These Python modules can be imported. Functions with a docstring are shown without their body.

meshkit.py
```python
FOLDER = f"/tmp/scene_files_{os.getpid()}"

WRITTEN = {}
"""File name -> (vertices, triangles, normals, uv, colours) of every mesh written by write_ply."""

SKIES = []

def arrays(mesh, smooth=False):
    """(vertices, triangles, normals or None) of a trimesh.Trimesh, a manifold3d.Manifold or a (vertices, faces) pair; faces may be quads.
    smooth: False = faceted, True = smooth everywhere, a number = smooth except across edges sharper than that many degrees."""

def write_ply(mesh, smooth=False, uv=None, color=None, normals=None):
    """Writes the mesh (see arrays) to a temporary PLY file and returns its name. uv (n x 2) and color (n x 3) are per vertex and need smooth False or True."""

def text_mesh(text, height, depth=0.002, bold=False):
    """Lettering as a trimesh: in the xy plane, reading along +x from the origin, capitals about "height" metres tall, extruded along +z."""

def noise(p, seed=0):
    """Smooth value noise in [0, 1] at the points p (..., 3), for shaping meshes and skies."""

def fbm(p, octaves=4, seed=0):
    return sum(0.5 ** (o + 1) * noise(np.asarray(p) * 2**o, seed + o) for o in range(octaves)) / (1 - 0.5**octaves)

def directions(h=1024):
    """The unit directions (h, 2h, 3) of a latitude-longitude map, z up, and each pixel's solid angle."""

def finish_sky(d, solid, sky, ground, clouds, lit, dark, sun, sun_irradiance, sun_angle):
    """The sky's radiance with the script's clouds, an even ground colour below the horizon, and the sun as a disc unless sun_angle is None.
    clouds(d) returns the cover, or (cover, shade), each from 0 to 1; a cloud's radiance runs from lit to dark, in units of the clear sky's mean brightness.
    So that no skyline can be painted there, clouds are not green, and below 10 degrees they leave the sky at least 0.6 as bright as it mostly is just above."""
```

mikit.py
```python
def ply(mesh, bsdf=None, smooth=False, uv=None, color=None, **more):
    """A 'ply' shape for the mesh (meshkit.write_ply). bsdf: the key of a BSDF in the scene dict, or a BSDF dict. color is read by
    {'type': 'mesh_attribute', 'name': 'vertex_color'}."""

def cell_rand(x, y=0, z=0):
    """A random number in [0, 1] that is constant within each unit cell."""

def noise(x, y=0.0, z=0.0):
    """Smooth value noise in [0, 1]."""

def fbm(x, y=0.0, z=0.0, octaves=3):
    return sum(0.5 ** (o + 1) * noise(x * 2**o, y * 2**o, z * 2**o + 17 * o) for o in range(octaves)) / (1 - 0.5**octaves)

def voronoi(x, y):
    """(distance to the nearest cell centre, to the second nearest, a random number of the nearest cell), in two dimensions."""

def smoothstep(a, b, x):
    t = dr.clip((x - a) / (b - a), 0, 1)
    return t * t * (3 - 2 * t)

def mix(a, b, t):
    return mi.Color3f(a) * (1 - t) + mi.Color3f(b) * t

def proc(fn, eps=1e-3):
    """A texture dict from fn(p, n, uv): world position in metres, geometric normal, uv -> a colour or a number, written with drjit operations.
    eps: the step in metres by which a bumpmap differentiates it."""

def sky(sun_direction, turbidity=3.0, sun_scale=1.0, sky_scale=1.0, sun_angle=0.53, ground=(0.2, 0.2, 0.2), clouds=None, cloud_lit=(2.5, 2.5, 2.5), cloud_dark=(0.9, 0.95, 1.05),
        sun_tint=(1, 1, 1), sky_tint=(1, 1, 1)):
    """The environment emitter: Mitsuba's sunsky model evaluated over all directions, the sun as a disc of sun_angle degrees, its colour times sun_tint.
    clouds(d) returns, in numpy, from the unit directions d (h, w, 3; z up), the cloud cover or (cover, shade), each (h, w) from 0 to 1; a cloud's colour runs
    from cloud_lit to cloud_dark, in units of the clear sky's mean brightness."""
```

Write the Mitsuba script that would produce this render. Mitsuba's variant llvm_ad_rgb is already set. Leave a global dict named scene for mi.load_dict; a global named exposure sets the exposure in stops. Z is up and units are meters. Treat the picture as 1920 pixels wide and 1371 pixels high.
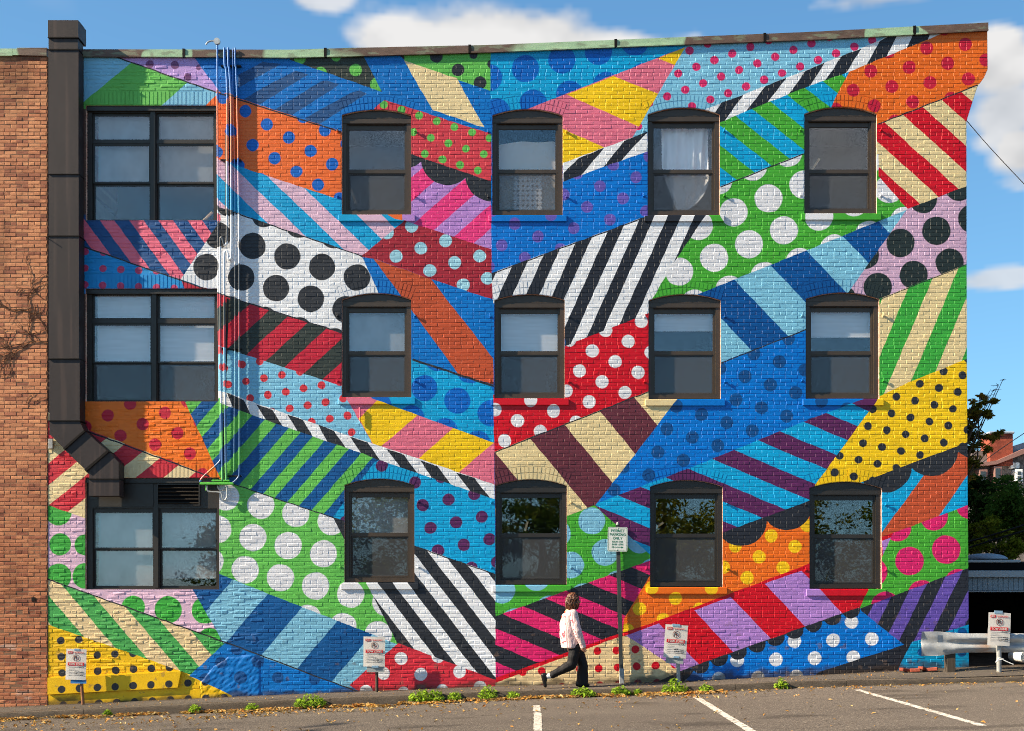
import math, random
import numpy as np
import trimesh, shapely
import shapely.geometry as sg
import manifold3d as m3
import drjit as dr
import mitsuba as mi
import mikit, meshkit
from mikit import noise, fbm, cell_rand, smoothstep, mix, voronoi, proc

T = mi.ScalarTransform4f
rng = np.random.default_rng(7)
random.seed(7)
scene, labels = {}, {}

# ---------------------------------------------------------------- camera, sky, exposure
S = 0.0093          # metres of wall per unit of the facade survey (x to the right, y down; origin of metres at x = 1000, eye level at y = 1120)
EYE, DIST = 1.66, 22.0
scene['camera'] = {'type': 'perspective', 'to_world': T().look_at([0, -DIST, EYE], [0, 0, EYE], [0, 0, 1]),
                   'fov': math.degrees(2 * math.atan(960 * S / DIST)), 'fov_axis': 'x',
                   'principal_point_offset_x': -40 / 1920, 'principal_point_offset_y': -434.5 / 1371,
                   'near_clip': 0.1, 'far_clip': 3000.0}
exposure = 2.6
SUN = np.array([-3.9, -1.0, 2.55])


def clouds(d):
    """Cumulus: a scattered field everywhere, and the banks that stand beyond the roof and over the yard."""
    x, y, z = d[..., 0], d[..., 1], np.maximum(d[..., 2], 0.01)
    fine = meshkit.fbm(d * 9.0, 5, 3)
    big = meshkit.fbm(np.stack([x / (z + .25), y / (z + .25), z], -1) * 1.1, 3, 11)
    cover = np.clip((big * .62 + fine * .38 - .62) * 7, 0, 1)
    az = np.arctan2(x, y)
    el = np.arctan2(z, np.sqrt(x * x + y * y) + 1e-6)
    front = np.clip(1.4 - np.abs(az) / .55, 0, 1)
    cover = cover * (1 - front)
    puff = meshkit.fbm(d * np.array([16.0, 16.0, 26.0]), 6, 5)

    def bank(a0, e0, wa, we, gain=1.0):
        r = np.sqrt(((az - a0) / wa) ** 2 + ((el - e0) / we) ** 2)
        return np.clip((1.0 - r + (puff - .5) * 2.1) * 2.6, 0, 1) * gain
    for b in ((-.02, .408, .105, .034, 1), (-.09, .412, .06, .018, 1), (.075, .402, .06, .018, .95), (-.17, .44, .025, .012, .8), (.275, .43, .05, .011, .8),
              (.355, .375, .034, .028, 1), (.375, .318, .03, .028, 1), (.36, .345, .03, .03, .9), (.36, .232, .05, .0085, .75), (.22, .445, .02, .006, .35), (.45, .3, .08, .06, 1), (-.5, .3, .1, .05, .8)):
        cover = np.maximum(cover, bank(*b))
    back = np.clip((-y - .2) * 3, 0, 1)
    grey = np.clip((fine * .55 + big * .45 - .37) * 5, 0, 1) * np.clip((el - .25) * 16, 0, 1) * np.clip((.62 - el) * 8, 0, 1) * back
    cover = np.maximum(cover, grey * .95)
    shade = np.clip(.85 - (puff - .38) * 3.4, 0, 1) * 1.3 * .5 + .10 * back
    return np.clip(cover, 0, 1), np.clip(shade, 0, 1)


scene['sky'] = mikit.sky(SUN, turbidity=3, sun_scale=1.6, sky_scale=.95, sun_tint=(.93, .98, 1.05), clouds=clouds, cloud_lit=(2.0, 1.98, 1.96), cloud_dark=(1.0, 1.04, 1.10), sky_tint=(.66, .93, 1.02))

# ---------------------------------------------------------------- the mural: paint areas on the wall, in metres (x along the wall, z up)
PAINTS = [(96,68,58), (184,150,215), (118,72,122), (125,190,222), (98,184,82), (232,108,45), (38,82,135), (0,112,196), (52,60,56), (44,47,54), (228,207,160), (205,62,75), (178,132,205), (226,58,128), (216,180,205), (8,158,214), (158,38,54), (152,202,222), (0,98,192), (226,229,236), (48,57,54), (188,30,56), (208,56,68), (218,112,138), (242,196,18), (12,84,148), (86,38,90), (186,80,46), (25,78,135), (226,106,132), (15,140,210), (190,62,108), (236,116,30), (192,28,56), (202,46,62), (60,165,62), (222,197,152), (72,162,82), (235,188,18), (14,76,140), (122,182,212), (218,220,228), (0,112,205), (10,158,214), (206,44,104), (38,41,50), (70,164,50), (226,106,26), (220,200,152), (200,14,34), (98,86,176), (122,187,217), (6,78,148), (200,166,196), (38,48,48), (88,36,86), (240,190,20), (208,34,106), (98,46,58), (170,126,202), (98,78,168), (10,142,198)]
MURAL = [
(1,[-8.512,11.251,-8.512,4.763,-7.874,4.763,-7.874,11.251],[0,0]),
(1,[-7.917,10.265,-7.917,8.223,-7.772,8.223,-7.772,10.265],[0,0]),
(1,[-7.917,7.066,-7.917,5.07,-7.772,5.07,-7.772,7.066],[0,0]),
(0,[-7.242,11.158,-7.29,11.074,-5.513,10.444,-5.47,10.473,-5.921,11.076,-5.921,11.158],[3,1,2,[(-6.687,10.951,0.0697),(-6.25,10.937,0.0744),(-6.026,10.727,0.0651),(-5.84,10.895,0.0465)]]),
(0,[-7.917,11.158,-7.917,10.185,-5.454,10.204,-5.504,10.467,-7.255,11.087,-7.215,11.158],[0,3]),
(1,[-7.979,10.176,-6.543,10.176,-6.016,10.648,-6.996,10.992,-7.981,10.18],[0,4]),
(1,[-5.794,10.157,-5.345,10.157,-5.345,10.454,-5.511,10.423],[0,5]),
(1,[-5.144,10.771,-5.144,10.54,-4.41,10.95,-4.411,10.956,-4.714,10.994],[0,6]),
(1,[-5.067,10.324,-4.764,10.256,-3.922,10.776,-4.142,10.831,-4.255,10.789,-4.881,10.449],[0,6]),
(1,[-4.507,10.166,-4.243,10.045,-3.381,10.598,-3.598,10.668,-3.698,10.654],[0,6]),
(1,[-3.99,10.004,-3.775,9.882,-2.895,10.44,-3.028,10.499,-3.197,10.45],[0,6]),
(1,[-4.865,11.158,-4.867,11.14,-4.227,11.012,-4.103,11.158],[0,7]),
(0,[-4.245,11.026,-2.638,10.47,-2.636,10.471,-2.955,11.084,-2.955,11.205,-4.214,11.205],[3,8,4,[(-3.097,10.852,0.1088),(-4.073,11.053,0.1023),(-3.711,10.798,0.1069),(-2.728,10.595,0.1209),(-3.441,11.081,0.0837)]]),
(1,[-2.396,11.204,-2.233,10.998,-1.348,10.684,-0.723,10.478,-0.694,11.251],[3,4,9,[(-1.311,10.852,0.1116),(-1.693,11.09,0.1116),(-0.93,10.628,0.1116),(-0.72,10.954,0.0837),(-1.045,11.118,0.0744),(-2.297,11.062,0.0558)]]),
(1,[-2.25,11.012,-1.759,10.157,-0.861,9.848,-0.859,9.85,-1.336,10.706,-2.248,11.015],[0,10]),
(1,[-2.774,10.185,-2.774,9.575,-0.723,8.88,-0.723,9.735,-2.597,10.33],[2,11,4,-1.48,9.577,0.3069,-0.0967,0.1032,0.2827,0.0679]),
(1,[-2.432,8.333,-2.284,8.215,-0.704,7.688,-0.723,8.904,-2.128,9.385],[1,12,13,1.0379,-1.193,11.9184,0.5]),
(0,[-2.435,8.324,-2.231,8.344,-0.723,8.344,-0.723,8.904,-2.128,9.385],[4,9,[(-1.498,9.302,0.458),(-0.725,9.016,0.458),(-2.272,9.586,0.458)]]),
(0,[-5.518,9.321,-5.518,8.45,-2.983,7.589,-2.239,8.219,-2.508,8.368,-3.289,8.368,-3.289,8.588],[1,14,15,1.1752,1.228,-5.1008,0.5]),
(1,[-2.555,8.324,-2.406,8.239,-2.282,8.218,-2.282,8.333,-2.552,8.333],[0,5]),
(0,[-3.012,7.597,-2.758,7.533,-1.795,7.18,-0.694,6.823,-0.708,7.718,-2.242,8.225],[3,16,17,[(-1.962,7.744,0.1116),(-2.396,7.603,0.1116),(-1.527,7.872,0.1116),(-2.12,8.133,0.1116),(-2.539,8.012,0.1116),(-0.937,7.608,0.1116),(-1.805,7.354,0.1116),(-1.371,7.491,0.1116),(-1.222,7.103,0.1116),(-0.801,7.219,0.1116)]]),
(1,[-5.518,10.484,-5.518,9.296,-3.289,8.562,-3.289,9.76],[2,5,18,-4.264,9.672,0.3794,-0.2316,-0.2483,-0.3599,0.106]),
(0,[-6.184,7.19,-5.51,6.94,-3.298,6.241,-2.629,6.863,-2.629,6.973,-2.977,7.613,-5.517,8.475,-5.527,8.183],[2,19,9,-4.895,7.785,0.6064,-0.1841,-0.1981,-0.5543,0.2306]),
(1,[-5.518,6.968,-5.518,6.022,-3.289,5.298,-3.289,6.263],[1,20,21,1.1085,-1.2083,12.6617,0.51]),
(0,[-5.518,6.048,-5.508,5.222,-2.766,4.301,-3.248,5.187,-3.289,5.187,-3.289,5.324],[2,3,22,-4.698,5.479,0.3125,0.0558,0.0697,-0.292,0.0679]),
(0,[-3.276,5.16,-2.798,4.319,-2.013,4.057,-0.653,3.587,-0.667,4.38,-2.797,5.141],[0,23]),
(1,[-2.704,5.106,-3.041,4.775,-2.79,4.315,-2.657,4.285,-2.013,4.838],[0,24]),
(1,[-1.387,4.617,-2.018,4.063,-1.328,3.813,-0.668,4.371],[0,24]),
(0,[-2.132,5.843,-2.132,5.159,-2.819,5.14,-2.821,5.127,-0.657,4.34,-0.667,5.342],[2,15,18,-1.323,5.085,0.5766,-0.2195,-0.2232,-0.5301,0.2278]),
(0,[-5.518,5.255,-5.518,5.032,-4.663,4.721,-2.98,4.141,-2.705,4.029,-0.653,3.336,-0.653,3.612,-2.005,4.08,-2.972,4.391,-5.316,5.215],[0,19]),
(1,[-5.344,5.221,-5.209,4.899,-4.92,4.823,-5.049,5.094],[0,9]),
(1,[-4.824,5.022,-4.652,4.722,-4.364,4.624,-4.361,4.627,-4.548,4.925,-4.822,5.025],[0,9]),
(1,[-4.282,4.838,-4.102,4.533,-3.835,4.433,-3.832,4.437,-4.018,4.749,-4.279,4.841],[0,9]),
(1,[-3.752,4.662,-3.573,4.349,-3.258,4.244,-3.254,4.249,-3.476,4.559,-3.749,4.666],[0,9]),
(1,[-3.187,4.45,-2.98,4.139,-2.665,4.019,-2.661,4.024,-2.883,4.349,-3.184,4.454],[0,9]),
(1,[-1.966,4.04,-1.745,3.712,-1.43,3.603,-1.426,3.608,-1.676,3.946,-1.963,4.044],[0,9]),
(1,[-1.343,3.828,-1.08,3.484,-0.764,3.394,-0.761,3.399,-1.025,3.736,-1.34,3.833],[0,9]),
(1,[-2.558,4.238,-2.315,3.919,-2.015,3.799,-2.01,3.805,-2.259,4.146,-2.554,4.243],[0,9]),
(0,[-6.11,5.122,-5.487,3.706,-5.258,3.62,-3.474,3.041,-2.687,4.046,-2.972,4.164,-4.655,4.744,-5.438,5.035,-5.438,5.122],[1,4,25,1.8256,-1.5883,13.6187,0.515]),
(0,[-2.77,4.013,-3.498,3.054,-3.278,2.979,-2.069,2.532,-0.639,2.034,-0.653,3.361,-2.698,4.054],[2,15,26,-1.927,3.264,0.4483,0.0976,0.133,-0.3952,0.106]),
(0,[-2.977,7.59,-2.652,6.863,-2.129,5.807,-0.666,5.317,-0.695,6.849,-1.791,7.205,-2.75,7.559],[0,7]),
(1,[-2.781,7.559,-1.31,5.556,-0.666,5.354,-0.681,5.798,-1.784,7.202,-2.777,7.565],[0,27]),
(1,[-7.936,8.331,-7.936,7.799,-6.161,7.182,-5.456,8.231,-5.456,8.331],[1,28,29,1.9622,1.4383,2.9891,0.49]),
(1,[-7.936,7.815,-7.936,6.949,-5.573,6.949,-5.629,7.018,-6.162,7.208],[2,30,31,-7.191,7.373,0.3115,-0.0121,-0.0046,-0.2883,0.0632]),
(1,[-6.133,7.181,-6.067,7.008,-5.609,7.001,-5.607,7.016],[0,21]),
(1,[-7.917,5.113,-7.936,4.6,-5.649,3.755,-5.437,3.697,-6.074,5.076],[2,32,33,-6.812,4.675,0.2185,-0.3562,-0.3887,-0.1999,0.1069]),
(0,[-8.512,4.915,-8.512,3.256,-7.772,2.991,-7.772,3.694,-5.633,3.694,-5.633,3.775,-7.919,4.638],[1,10,34,1.0861,-1.3468,12.5657,0.515]),
(0,[-8.512,3.281,-8.512,1.977,-5.33,0.849,-5.327,0.852,-5.945,1.849,-7.772,1.858,-7.772,3.017],[3,14,35,[(-8.277,3.129,0.2232),(-8.249,2.581,0.1906),(-7.812,2.571,0.186),(-8.277,2.023,0.2232),(-7.812,2.032,0.2232),(-6.975,1.483,0.2046),(-6.366,1.44,0.2371),(-5.724,1.43,0.2325),(-5.645,0.916,0.2046)]]),
(0,[-8.512,2.003,-8.512,1.172,-6.152,0.356,-5.978,0.279,-5.334,0.874],[1,36,37,1.2725,1.0842,8.4322,0.505]),
(1,[-8.512,1.198,-8.512,-0.445,-5.224,-0.305,-5.224,-0.034,-5.975,0.304,-6.673,0.562],[2,38,9,-7.282,0.386,0.3115,0.0149,0.0112,-0.2818,0.067]),
(0,[-5.355,0.879,-6.002,0.289,-5.256,-0.05,-5.218,-0.259,-2.575,-0.174,-2.573,-0.162,-2.972,-0.003],[3,7,39,[(-5.442,0.525,0.1023),(-4.802,0.544,0.1116),(-5.106,0.26,0.1116),(-4.455,0.26,0.1023),(-3.813,0.242,0.1023),(-5.168,0.754,0.1023),(-5.724,0.239,0.093)]]),
(0,[-6.001,1.905,-5.402,0.86,-3.196,0.056,-2.331,0.85,-2.972,1.104,-4.623,1.746,-5.482,2.091,-5.482,1.905],[1,40,25,0.618,-0.5253,3.7661,0.495]),
(0,[-5.49,3.732,-5.482,2.065,-4.636,1.723,-2.98,1.081,-2.332,0.825,-2.329,0.827,-3.46,3.037],[2,4,41,-4.888,2.702,0.6138,-0.1423,-0.1358,-0.5626,0.2371]),
(1,[-3.492,3.042,-2.362,0.837,-0.63,0.182,-0.639,2.059,-2.061,2.555],[1,19,9,1.9409,1.4984,0.3997,0.5]),
(1,[-2.359,0.86,-3.21,0.124,-2.793,-0.138,-0.619,-0.025,-0.64,0.209],[3,34,41,[(-2.31,0.591,0.1116),(-1.962,0.315,0.1116),(-1.285,0.361,0.1116),(-2.613,0.334,0.1116),(-2.915,0.014,0.1116),(-2.265,-0.005,0.1023),(-1.588,0.042,0.1023),(-0.93,0.088,0.1116),(-1.661,0.628,0.1116)]]),
(1,[-7.277,11.07,-5.519,10.446,-5.511,10.469,-7.269,11.092],[0,9]),
(1,[-5.519,10.446,-3.352,9.753,-3.344,9.776,-5.511,10.469],[0,9]),
(1,[-5.509,8.449,-2.979,7.593,-2.973,7.612,-5.502,8.468],[0,9]),
(1,[-7.844,7.759,-6.17,7.182,-6.162,7.205,-7.836,7.782],[0,9]),
(1,[-6.17,7.182,-5.5,6.94,-5.492,6.963,-6.162,7.205],[0,9]),
(1,[-5.5,6.94,-3.352,6.261,-3.344,6.284,-5.493,6.963],[0,9]),
(1,[-7.928,4.597,-5.649,3.755,-5.641,3.778,-7.919,4.619],[0,9]),
(1,[-5.509,3.716,-3.304,2.972,-3.299,2.989,-5.503,3.733],[0,9]),
(1,[-2.068,2.535,-0.654,2.042,-0.648,2.059,-2.062,2.552],[0,9]),
(1,[-8.504,1.975,-5.361,0.859,-5.353,0.88,-8.496,1.996],[0,9]),
(1,[-5.361,0.859,-2.794,-0.099,-2.786,-0.078,-5.353,0.88],[0,9]),
(1,[-2.117,5.79,-0.685,5.316,-0.673,5.351,-2.105,5.825],[0,9]),
(1,[-0.747,11.343,-0.644,-0.212,8.103,-0.212,8.103,11.903],[0,42]),
(0,[-0.747,11.343,-0.747,10.055,-0.181,10.055,-0.068,10.159,2.669,11.239,2.81,11.531],[2,43,18,-0.138,10.874,0.637,0.1534,0.1358,-0.5998,0.2371]),
(0,[-0.384,10.076,-0.384,8.992,0.534,9.209,1.747,9.667,2.684,11.261,2.681,11.265,-0.079,10.181],[0,23]),
(1,[0.574,10.423,1.856,9.86,2.184,10.428,1.402,10.744],[0,24]),
(1,[0.455,9.852,0.358,9.179,0.533,9.2,1.276,9.485],[0,24]),
(1,[2.179,11.052,2.485,10.926,2.685,11.258,2.681,11.262],[0,24]),
(0,[2.648,11.248,1.716,9.657,1.985,9.74,3.036,10.126,6.22,11.397,6.441,11.718,2.687,11.474],[2,3,44,3.155,11.022,0.3143,0.1153,0.12,-0.2855,0.0725]),
(0,[0.518,9.229,0.518,8.878,1.241,9.144,1.993,9.408,1.993,9.768,1.242,9.502],[0,19]),
(1,[1.589,9.615,1.201,9.132,1.206,9.125,1.499,9.234,1.99,9.768,1.984,9.778],[0,45]),
(1,[0.779,9.306,0.527,9.061,0.527,8.881,0.793,8.971,1.234,9.486,1.228,9.494],[0,45]),
(0,[2.964,10.15,2.964,9.828,3.278,9.923,3.686,10.093,4.794,10.54,6.15,11.048,7.169,11.471,7.28,11.627,6.246,11.474,6.04,11.367,4.739,10.841,3.632,10.413],[0,19]),
(1,[3.275,10.282,3.149,10.076,3.266,9.909,3.315,9.948,3.662,10.415,3.658,10.42],[0,45]),
(1,[4.049,10.575,3.67,10.077,3.675,10.07,4.034,10.217,4.406,10.699,4.401,10.706],[0,45]),
(1,[4.747,10.837,4.421,10.376,4.427,10.369,4.815,10.559,5.077,10.975,5.073,10.98],[0,45]),
(1,[5.383,11.104,5.069,10.637,5.074,10.631,5.442,10.787,5.713,11.221,5.71,11.225],[0,45]),
(1,[6.044,11.357,5.791,10.915,5.793,10.912,6.137,11.042,6.345,11.465,6.21,11.444],[0,45]),
(1,[6.621,11.478,6.498,11.199,6.858,11.347,6.928,11.515],[0,45]),
(1,[3.196,9.917,3.244,8.794,4.705,9.369,5.219,10.21,5.538,10.83,4.785,10.562,3.676,10.116],[1,43,46,1.0861,1.3794,-17.1716,0.52]),
(0,[5.506,10.823,5.191,10.21,6.008,9.894,7.743,10.574,8.103,10.767,8.103,11.811,7.341,11.715,7.154,11.496],[2,47,33,6.553,10.899,0.3646,-0.2697,0.305,0.3348,0.1144]),
(0,[5.996,9.913,5.94,8.993,6.521,8.4,7.564,8.795,7.636,8.8,8.109,10.797,7.733,10.594],[1,48,49,1.0339,1.1528,-17.2696,0.515]),
(0,[-0.738,9.02,-0.728,7.289,-0.621,7.322,2.021,8.292,2.021,9.443,1.233,9.167,0.538,8.91],[2,42,50,1.162,8.83,-0.2278,-0.3673,0.3999,-0.2185,0.1023]),
(0,[-0.729,7.313,-0.7,6.782,0.528,6.782,0.556,6.014,2.019,6.58,2.085,6.873,2.447,7.447,3.082,8.387,1.997,8.387,1.997,8.309],[1,19,45,2.1505,-0.9613,4.9426,0.507]),
(0,[3.243,8.82,3.243,8.386,3.044,8.368,2.426,7.46,2.051,6.835,2.905,6.931,5.408,7.954,6.544,8.402,6.02,9.002,6.02,9.391,4.692,9.391],[2,46,41,4.101,8.612,0.6091,0.2399,0.2697,-0.5561,0.2446]),
(0,[2.817,6.896,3.196,6.857,3.197,5.631,3.304,5.732,4.811,6.32,4.811,6.875,5.512,6.875,6.542,8.416,6.538,8.421,2.896,6.953,2.816,6.9],[1,51,52,0.5732,0.5474,-5.4455,0.5]),
(1,[6.516,8.425,5.491,6.971,5.573,6.837,6.047,6.842,7.657,7.483,7.657,8.867],[2,53,54,7.027,8.047,0.6259,0.212,0.2325,-0.5543,0.2474]),
(0,[5.986,6.844,5.986,5.087,6.059,5.099,6.163,5.174,6.596,5.383,7.482,5.759,7.657,5.827,7.657,7.509],[1,48,35,1.3698,-0.5753,-4.8987,0.484]),
(0,[2.505,5.15,1.043,3.254,1.048,3.247,2.739,3.89,4.782,4.722,5.89,5.137,5.888,5.15,4.774,5.178,4.774,6.346,3.281,5.761,3.198,5.15],[2,42,39,3.373,4.704,0.4427,-0.1432,-0.1581,-0.4018,0.1135]),
(0,[1.047,3.273,2.024,2.385,2.105,2.324,2.105,2.764,3.322,2.764,4.865,3.325,4.949,3.622,6.08,5.171,5.856,5.15,4.773,4.745,2.73,3.913],[1,43,55,-0.6361,-1.5145,7.6257,0.48]),
(0,[6.046,5.166,4.887,3.582,5.582,3.582,6.421,3.904,7.657,4.367,7.657,5.853,6.586,5.424],[2,24,9,6.659,5.085,0.3301,-0.0716,-0.0828,-0.2929,0.0688]),
(0,[5.552,3.582,5.986,3.582,5.986,2.671,6.056,2.671,7.657,3.26,7.657,4.393,5.743,3.671,5.549,3.595],[0,43]),
(1,[6.967,3.995,6.033,2.733,6.033,2.675,7.048,3.045,7.657,3.907,7.657,4.301],[0,27]),
(1,[5.55,3.593,5.997,3.415,7.657,3.696,7.657,4.393,6.413,3.927,5.743,3.671],[4,9,[(6.938,4.242,0.473),(6.127,3.951,0.473),(7.747,4.534,0.473)]]),
(0,[3.243,2.766,3.243,2.229,2.057,2.137,1.55,1.273,1.54,1.011,2.003,1.156,4.867,2.228,4.867,3.361],[2,47,56,4.147,2.731,0.4148,-0.186,-0.2102,-0.3664,0.1144]),
(1,[3.243,2.766,3.243,2.483,4.867,2.766,4.867,3.361],[4,45,[(4.417,3.279,0.45),(3.62,3.001,0.45)]]),
(0,[-0.663,3.161,-0.66,1.302,0.999,1.886,2.08,2.295,2.042,2.402,1.044,3.28,0.603,3.114],[2,46,40,1.252,2.441,0.2325,-0.5487,0.6008,0.2185,0.2325]),
(0,[-0.66,1.327,-0.658,0.22,1.555,1.019,1.579,1.278,2.077,2.103,2.077,2.319],[1,45,57,-0.7168,-1.7068,1.434,0.49]),
(0,[-0.701,5.187,-0.681,4.172,2.021,5.228,2.021,6.616,0.556,6.039,0.5,5.187],[2,49,41,0.804,5.605,-0.2269,-0.3515,0.3971,-0.1888,0.1144]),
(0,[-0.682,4.198,-0.663,3.08,0.607,3.08,1.044,3.254,1.076,3.257,2.009,4.457,2.535,5.15,2.021,5.15,2.021,5.258],[1,48,58,0.6215,0.5128,-2.2364,0.495]),
(1,[-0.659,0.25,-0.653,0.136,1.472,0.931,1.472,1.017],[0,49]),
(0,[1.448,1.009,1.448,0.937,2.554,0.348,5.71,1.474,5.851,1.794,6.121,2.353,6.269,2.778,4.776,2.229,1.996,1.183],[0,49]),
(1,[1.587,0.984,2.486,0.385,2.557,0.348,2.905,0.474,2.189,1.2],[0,59]),
(1,[2.804,1.433,3.497,0.684,4.154,0.92,3.444,1.666],[0,59]),
(1,[4.033,1.898,4.744,1.139,5.392,1.376,4.676,2.124],[0,59]),
(1,[6.079,2.645,6.1,2.319,6.109,2.318,6.3,2.717],[0,59]),
(0,[-0.663,0.162,-0.663,-0.026,1.675,-0.026,2.18,0.067,2.821,0.339,2.819,0.349,2.562,0.37,1.616,0.994,1.457,0.955,-0.451,0.244],[2,36,49,1.447,0.733,0.3311,0.0158,0.0223,-0.2976,0.0697]),
(0,[2.55,0.372,2.164,0.179,2.164,-0.026,4.843,-0.026,5.067,0.329,6.511,0.819,5.747,1.436,5.705,1.493],[2,42,41,5.547,1.228,0.6752,0.0186,-0.3208,-0.3162,0.1172]),
(1,[2.535,0.367,2.693,0.158,5.74,1.233,5.75,1.431,5.705,1.493],[4,45,[(2.581,0.371,0.158),(2.909,0.491,0.158),(3.237,0.61,0.158),(3.566,0.73,0.158),(3.894,0.85,0.158),(4.222,0.969,0.158),(4.55,1.089,0.158),(4.879,1.208,0.158),(5.207,1.328,0.158),(5.535,1.447,0.158)]]),
(0,[4.969,0.35,4.622,0.022,4.623,0.02,6.297,0.067,6.363,0.373,6.585,0.846,6.484,0.84],[0,45]),
(1,[2.118,0.166,2.324,-0.03,2.706,0.256,2.835,0.429,2.833,0.432,2.554,0.37],[0,45]),
(0,[5.69,1.49,5.719,1.42,6.477,0.821,6.571,0.81,6.61,0.854,7.657,1.172,7.657,2.226],[1,45,60,1.955,-0.958,-11.1176,0.485]),
(1,[6.269,2.776,5.684,1.462,7.657,2.196,7.657,3.296],[2,46,57,7.198,2.488,0.637,0.1953,0.2167,-0.5859,0.2492]),
(1,[6.595,0.875,6.34,0.381,6.271,0.065,7.657,0.208,7.657,1.202],[3,61,39,[(7.477,1.037,0.0837),(7.477,0.702,0.0837),(6.77,0.702,0.0744)]]),
(1,[-0.666,4.18,2.013,5.231,2.005,5.25,-0.673,4.199],[0,9]),
(1,[-0.713,7.291,2.012,8.291,2.005,8.31,-0.72,7.31],[0,9]),
(1,[3.259,8.802,4.71,9.374,4.702,9.393,3.251,8.821],[0,9]),
(1,[3.277,5.733,4.775,6.324,4.767,6.343,3.27,5.752],[0,9]),
(1,[6.012,9.897,7.751,10.578,7.743,10.598,6.004,9.916],[0,9]),
(1,[6.029,6.838,7.629,7.48,7.623,7.493,6.024,6.852],[0,9]),
(1,[2.558,0.351,5.704,1.474,5.697,1.493,2.551,0.37],[0,9])]


def lin(c, k=1.0):
    return [min(.92, k * (v / 255 / 12.92 if v < 10.3 else ((v / 255 + .055) / 1.055) ** 2.4)) for v in c]


PAINT_GAIN = 1.08
PAL = [lin(c, PAINT_GAIN) for c in PAINTS]


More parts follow.
